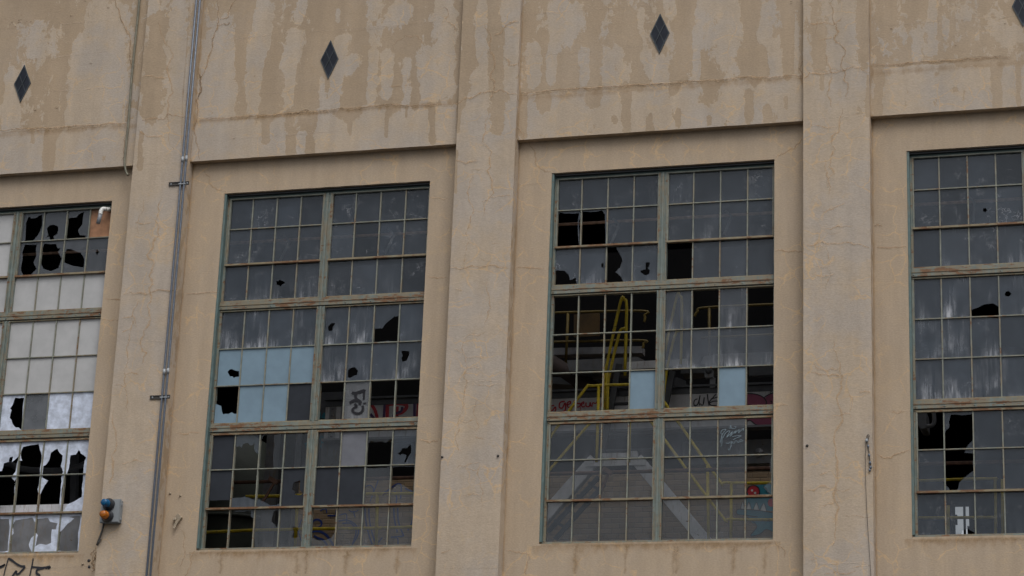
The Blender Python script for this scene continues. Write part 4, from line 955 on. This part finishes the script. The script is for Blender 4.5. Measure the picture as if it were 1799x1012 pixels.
# riveted columns and their brackets, left window
t = thing('steel_column', 'wide grey riveted steel column behind the blue boarded window', 'column')
yc = 2.7; za_, zb_ = BASE, zat(500, 752, yc)
ca = [P(455, 960, yc).x, P(507, 960, yc).x]
mb = MB(); mb.box(ca[0], ca[1], yc, yc+.25, za_, zb_); mb.build('web', M['steel'], t)
mb = MB(); mb.box(ca[1]-.22, ca[1]-.20, yc-.05, yc, za_, zb_); mb.box(ca[1]-.14, ca[1], yc-.02, yc, za_, zb_)
for k in range(30): mb.lathe((ca[1]-.17, yc, zb_-.08-k*.115), (0, -1, 0), [(0, .02), (.012, .017), (.018, .005)], 8)
mb.build('angle', M['steeldark'], t)
mb = MB(); mb.box(g0-.05, g0+.30, YB+.06, YB+.3, zat(590, 832, YB), gz0-.031); mb.box(g0-.10, g0+.36, YB+.02, YB+.34, zat(590, 838, YB), zat(590, 832, YB)); tag(mb.build('steel_hanger', M['steel']), 'short grey steel stub hanging below the girder end', 'hanger')
t2 = thing('steel_plate', 'dark plate with teal sprayed strokes beside the girder end', 'steel plate')
pl = xz([(520,985),(578,985),(585,660),(530,660)], 3.3)
mb = MB(); mb.box(min(pl[0][0], pl[3][0]), max(pl[1][0], pl[2][0])+.1, 3.3, 3.34, zat(550, 835, 3.3), zat(550, 690, 3.3)); mb.build('plate', M['steeldark'], t2)
strokes('teal_strokes', 'spray_teal', 3.3, t2, [(26,[(145,560),(150,610),(140,660)]),(22,[(175,640),(200,580),(205,650)]),(36,[(150,900),(175,860),(180,1000)]),(28,[(155,980),(185,960)]),(30,[(-20,930),(0,1000),(20,1040)])], *S2)
mb = MB(); mb.lathe((P(405,800,4).x, 4.2, BASE), (0, 0, 1), [(0, .9), (8.6, .9), (9.6, .82), (10.2, .6), (10.5, .1)], 40)
mb.lathe((P(405,800,4).x, 4.2, zat(400, 905, 3.3)), (0, 0, 1), [(0, .93), (.05, .93)], 40)
tag(mb.build('storage_tank', M['tank']), 'big dark olive upright tank behind the lower left of the blue boarded window', 'tank')
# brick wall
yb = 6.0
bz1 = zat(1300, 822, yb); bx0 = P(515, 900, yb).x; bx1 = 3.3
bw = thing('brick_wall', 'tan brick wall with graffiti deep inside the hall', 'wall')
mb = MB(); mb.box(bx0, bx1, yb, yb+.3, BASE, bz1); mb.build('masonry', M['brick'], bw)
S8 = (530, 740, 4.4)
strokes('blue_writing', 'spray_blue', yb, bw, [(16,[(80,810),(88,775),(120,760),(150,775),(152,805),(125,825)]),(20,[(75,855),(130,850),(190,880),(240,950),(255,1000)]),(18,[(95,885),(130,905),(165,918),(200,960)]),(10,[(145,695),(165,682),(190,680),(195,712)]),(12,[(200,730),(262,728),(268,690)]),(14,[(285,772),(350,765),(410,795),(440,850),(420,910),(390,955)]),
  (12,[(315,790),(380,790),(415,830),(420,870),(395,940)]),(9,[(290,728),(345,718),(348,780)]),(9,[(365,685),(385,700),(420,698),(440,685)]),(9,[(400,695),(415,745)]),(14,[(488,675),(495,760),(515,860),(545,950)]),(13,[(520,675),(525,770),(550,880),(575,950)]),
  (10,[(495,505),(530,495),(555,525),(545,575)]),(9,[(595,450),(565,530),(530,620)]),(12,[(600,555),(650,545),(700,510),(740,485),(770,500),(765,600)]),(11,[(800,520),(860,545),(900,545)]),(14,[(712,670),(718,760),(740,860)]),(14,[(742,670),(750,780),(790,890)]),(10,[(790,888),(690,895)]),(13,[(862,730),(850,790),(820,845)]),(10,[(690,900),(740,905),(745,950)]),(10,[(625,900),(580,950)]),(12,[(720,540),(735,590),(730,640)]),(9,[(0,760),(-25,840),(-10,900),(10,960)])], *S8)
S9 = (1180, 780, 5.62)
fills('teal_creature', 'spray_teal', yb, bw, [[(748,440),(790,412),(900,402),(960,395),(1100,380),(1130,620),(1000,660),(850,645),(730,640),(720,560),(735,500)], [(642,655),(690,645),(850,656),(1000,682),(1120,700),(1120,880),(1005,868),(930,845),(870,890),(778,908),(842,812),(790,770),(740,708),(660,700),(640,680)]], *S9, label='teal graffiti creature with white teeth')
fills('creature_teeth', 'spray_white', yb, bw, [[(680,645),(702,570),(722,645)], [(735,648),(762,575),(790,650)], [(805,652),(838,580),(864,655)], [(872,658),(910,585),(938,668)]], *S9, off=.006)
fills('creature_eye', 'spray_red', yb, bw, [[(808+60*math.cos(a*math.pi/8), 465+58*math.sin(a*math.pi/8)) for a in range(16)], [(985+36*math.cos(a*math.pi/8), 580+40*math.sin(a*math.pi/8)) for a in range(16)]], *S9, off=.006)
fills('creature_eye_glint', 'spray_white', yb, bw, [[(c_[0]+11*math.cos(a*math.pi/4), c_[1]+11*math.sin(a*math.pi/4)) for a in range(8)] for c_ in ((795,460),(825,485))], *S9, off=.009)
strokes('creature_outline', 'spray_black', yb - .008, bw, [(9,[(742,500),(750,440),(800,408),(850,425),(868,460),(870,498)]),(8,[(905,410),(930,440),(975,498)]),(9,[(690,643),(650,650),(640,675),(660,698),(740,706),(850,722)]),(8,[(690,645),(850,655),(1000,682)]),(8,[(775,745),(842,812),(780,905),(870,890),(930,845),(990,862)]),
  (6,[(680,645),(702,570),(722,645)]),(6,[(735,648),(762,575),(790,650)]),(6,[(805,652),(838,580),(864,655)]),(6,[(872,658),(910,585),(938,668)])], *S9)
# dark bay above the brick, machinery between girder and brick
mb = MB(); mb.box(bx0, bx1, yb+.5, yb+.8, BASE, 6.2); tag(mb.build('partition_wall', M['interior']), 'near-black partition rising behind the brick wall', 'wall')  # near-black all over, same colour as the hall shell
ym = 3.6
t = thing('machine_housing', 'grey machine casing with a round boss, seen through the empty pane under the girder', 'machine')
mb = MB(); mb.box(P(1200,790,ym).x, 4.0, ym, ym+.5, zat(1333, 814, ym), zat(1333, 772, ym)); mb.build('casing', M['steel'], t)
q = P(1333, 796, ym); mb = MB(); mb.lathe((q.x, ym, q.z), (0, -1, 0), [(0, .070), (.006, .070), (.008, .030), (.022, .028), (.026, .01)], 20); mb.build('boss', M['steel'], t)
# A-frame
ya = 2.6
t = thing('trestle_frame', 'pale grey steel A-shaped trestle behind the lowest panes', 'trestle')
for pts, w_ in (([(1045,806),(935,930)], .17), ([(1118,806),(1250,965)], .17)):
    a, c = P(*pts[0], ya), P(*pts[1], ya); mb = MB(); mb.beam(a, c, w_, .02); d_ = (c-a).normalized(); n_ = Vector((-d_.z, 0, d_.x))*(w_/2)
    mb.beam(a+n_+Vector((0,.06,0)), c+n_+Vector((0,.06,0)), .015, .12); mb.beam(a-n_+Vector((0,.06,0)), c-n_+Vector((0,.06,0)), .015, .12)
    mb.build('leg', M['lightsteel'], t)
a, c = P(1030, 815, ya), P(1135, 809, ya); z_ = (a.z+c.z)/2
mb = MB(); mb.box(a.x, c.x, ya-.04, ya-.012, z_-.06, z_+.05)
for k in range(5): mb.lathe((a.x+.08+k*.17, ya-.04, z_), (0, -1, 0), [(0, .018), (.012, .014)], 8)
mb.build('crosspiece', M['lightsteel'], t)
mb = MB(); mb.box(a.x+.24, c.x-.2, ya-.06, ya+.12, z_+.052, z_+.12); mb.box(c.x-.25, c.x-.12, ya-.06, ya+.02, z_+.052, z_+.14); mb.build('cap_plate', M['lightsteel'], t)
for pts in (([(1052,838),(962,935)]), ([(1062,850),(975,948)])):
    mb = MB(); mb.beam(P(*pts[0], ya+.3), P(*pts[1], ya+.3), .06, .05); mb.build('strut', M['steeldark'], t)
for k in range(4):
    u, v = 1040-k*20, 852+k*22; mb = MB(); mb.beam(P(u-6, v-4, ya+.3), P(u+16, v+12, ya+.3), .04, .04); mb.build('lacing', M['steeldark'], t)
# ladder (grey) leaning from the white beam to the trestle
t = thing('steel_ladder', 'grey leaning steel ladder between the white beam and the trestle', 'ladder')
for du in (0, 0):
    pass
for a_, c_ in (((1088,640),(1056,806)), ((1182,652),(1150,800))):
    mb = MB(); mb.beam(P(*a_, 2.75), P(*c_, 2.75), .085, .05); mb.build('stringer', M['steeldark'], t)
for k in range(6):
    f = (k+.5)/6; a = P(1088-32*f, 640+166*f, 2.76); c = P(1182-32*f, 644+160*f, 2.76); mb = MB(); mb.box(a.x, c.x, 2.72, 2.85, a.z-.008, a.z+.008); mb.build('tread', M['steeldark'], t)
# beams and ducts above the girder
def slab(name, lab, cat, y, d, pts, mat, group=None):
    mb = MB(); mb.poly(xz(pts, y), y, y+d); return tag(mb.build(name, M[mat]), lab, cat, group)
slab('steel_beam', 'short white speckled beam end left of the mullion', 'beam', 2.65, .12, [(1098,649),(1206,643),(1206,630),(1098,636)], 'lightsteel', 'beams above the girder')
slab('air_duct', 'light grey duct behind the ladder rails', 'duct', 3.3, .5, [(1000,652),(1132,647),(1132,633),(1120,627),(996,633)], 'steel', 'ducts above the girder')
slab('air_duct', 'light grey duct behind the milky panes on the right', 'duct', 3.3, .5, [(1228,645),(1400,638),(1400,616),(1260,622),(1236,626)], 'steel', 'ducts above the girder')
slab('steel_beam', 'dim grey beam under the far yellow guard rail', 'beam', 4.4, .2, [(940,624),(1128,620),(1128,608),(940,612)], 'steel', 'beams above the girder')
slab('steel_beam', 'dark beam just above the girder flange, lower right', 'beam', 3.2, .3, [(1196,656),(1238,655),(1238,640),(1196,641)], 'steeldark', 'beams above the girder')
slab('steel_plate', 'grey block sitting behind the girder flange beside the ladder', 'steel plate', 3.2, .2, [(1175,682),(1205,681),(1205,669),(1190,663),(1175,664)], 'steeldark')
slab('steel_beam', 'grey panel hanging at the right edge above the girder', 'beam', 3.1, .1, [(1316,660),(1400,656),(1400,640),(1316,644)], 'steeldark', 'beams above the girder')
t = thing('hanger_bracket', 'small grey hanger bracket above the black graffiti', 'bracket')
mb = MB(); mb.poly(xz([(1238,663),(1252,662.5),(1252,650),(1238,650.5)], 2.9), 2.9, 3.0); mb.build('plate', M['steel'], t)
q = P(1245, 651, 2.9); mb = MB(); mb.lathe((q.x, 2.9, q.z), (0, -1, 0), [(0, .05), (.03, .05), (.04, .02)], 14); mb.build('boss', M['steeldark'], t)
mb = MB(); mb.poly(xz([(1247,681),(1256,680.5),(1256,663),(1247,663.5)], 2.95), 2.95, 3.0); mb.build('stem', M['steel'], t)
slab('sign_panel', 'dull ochre panel hung on the far guard rail', 'panel', 4.15, .03, [(1008,592),(1053,590),(1053,550),(1008,552)], 'orange')
mb = MB(); mb.tube([P(926,618,3.7), P(1064,704,3.7)], .17, 20); tag(mb.build('exhaust_pipe', M['darkpipe']), 'thick dark rusty pipe slanting down behind the empty panes', 'pipe')
slab('ceiling_panel', 'grey sloping plate left of the slanting pipe', 'panel', 3.3, .3, [(940,672),(1004,676),(985,663),(940,660)], 'steeldark')
t = thing('hall_machine', 'grey cabinet with a loop handle at the top of the lower right window', 'machine')
mb = MB(); mb.poly(xz([(1606,728),(1612,745),(1618,753),(1628,752),(1627,722),(1606,722)], 2.2), 2.2, 2.6); mb.build('casing', M['steel'], t)
mb = MB(); mb.tube([P(u, v, 2.2) for u, v in smooth([(1628,749),(1636,748),(1641,743),(1641,732),(1640,722)], 4)], .03, 10); mb.build('handle', M['steel'], t)
# behind the left window
t = thing('sheet_partition', 'grey sheet partition with a pale ledge behind the lowest white shards', 'partition')
zz = zat(100, 903, .55); mb = MB(); mb.box(-13, WX[1]+3.2, .55, .6, -1.5, zz); mb.build('sheet', M['steel'], t)
mb = MB(); mb.box(-13, WX[1]+3.2, .50, .9, zz, zz+.13); mb.build('ledge', M['lightsteel'], t)
mb = MB(); mb.tube([P(u, v, 1.0) for u, v in smooth(cr(0, 670, 2.958, [(-200,380),(30,425),(100,452),(200,463),(320,463),(400,445),(450,425),(520,400)]), 4)], .045, 10)
tag(mb.build('hose', M['steeldark']), 'dark sagging hose behind the white shards of the left window', 'hose')
slab('steel_post', 'thin dark upright post behind the white shards near the window jamb', 'post', 1.4, .1, [(122,905),(132,905),(134,795),(124,795)], 'steeldark')
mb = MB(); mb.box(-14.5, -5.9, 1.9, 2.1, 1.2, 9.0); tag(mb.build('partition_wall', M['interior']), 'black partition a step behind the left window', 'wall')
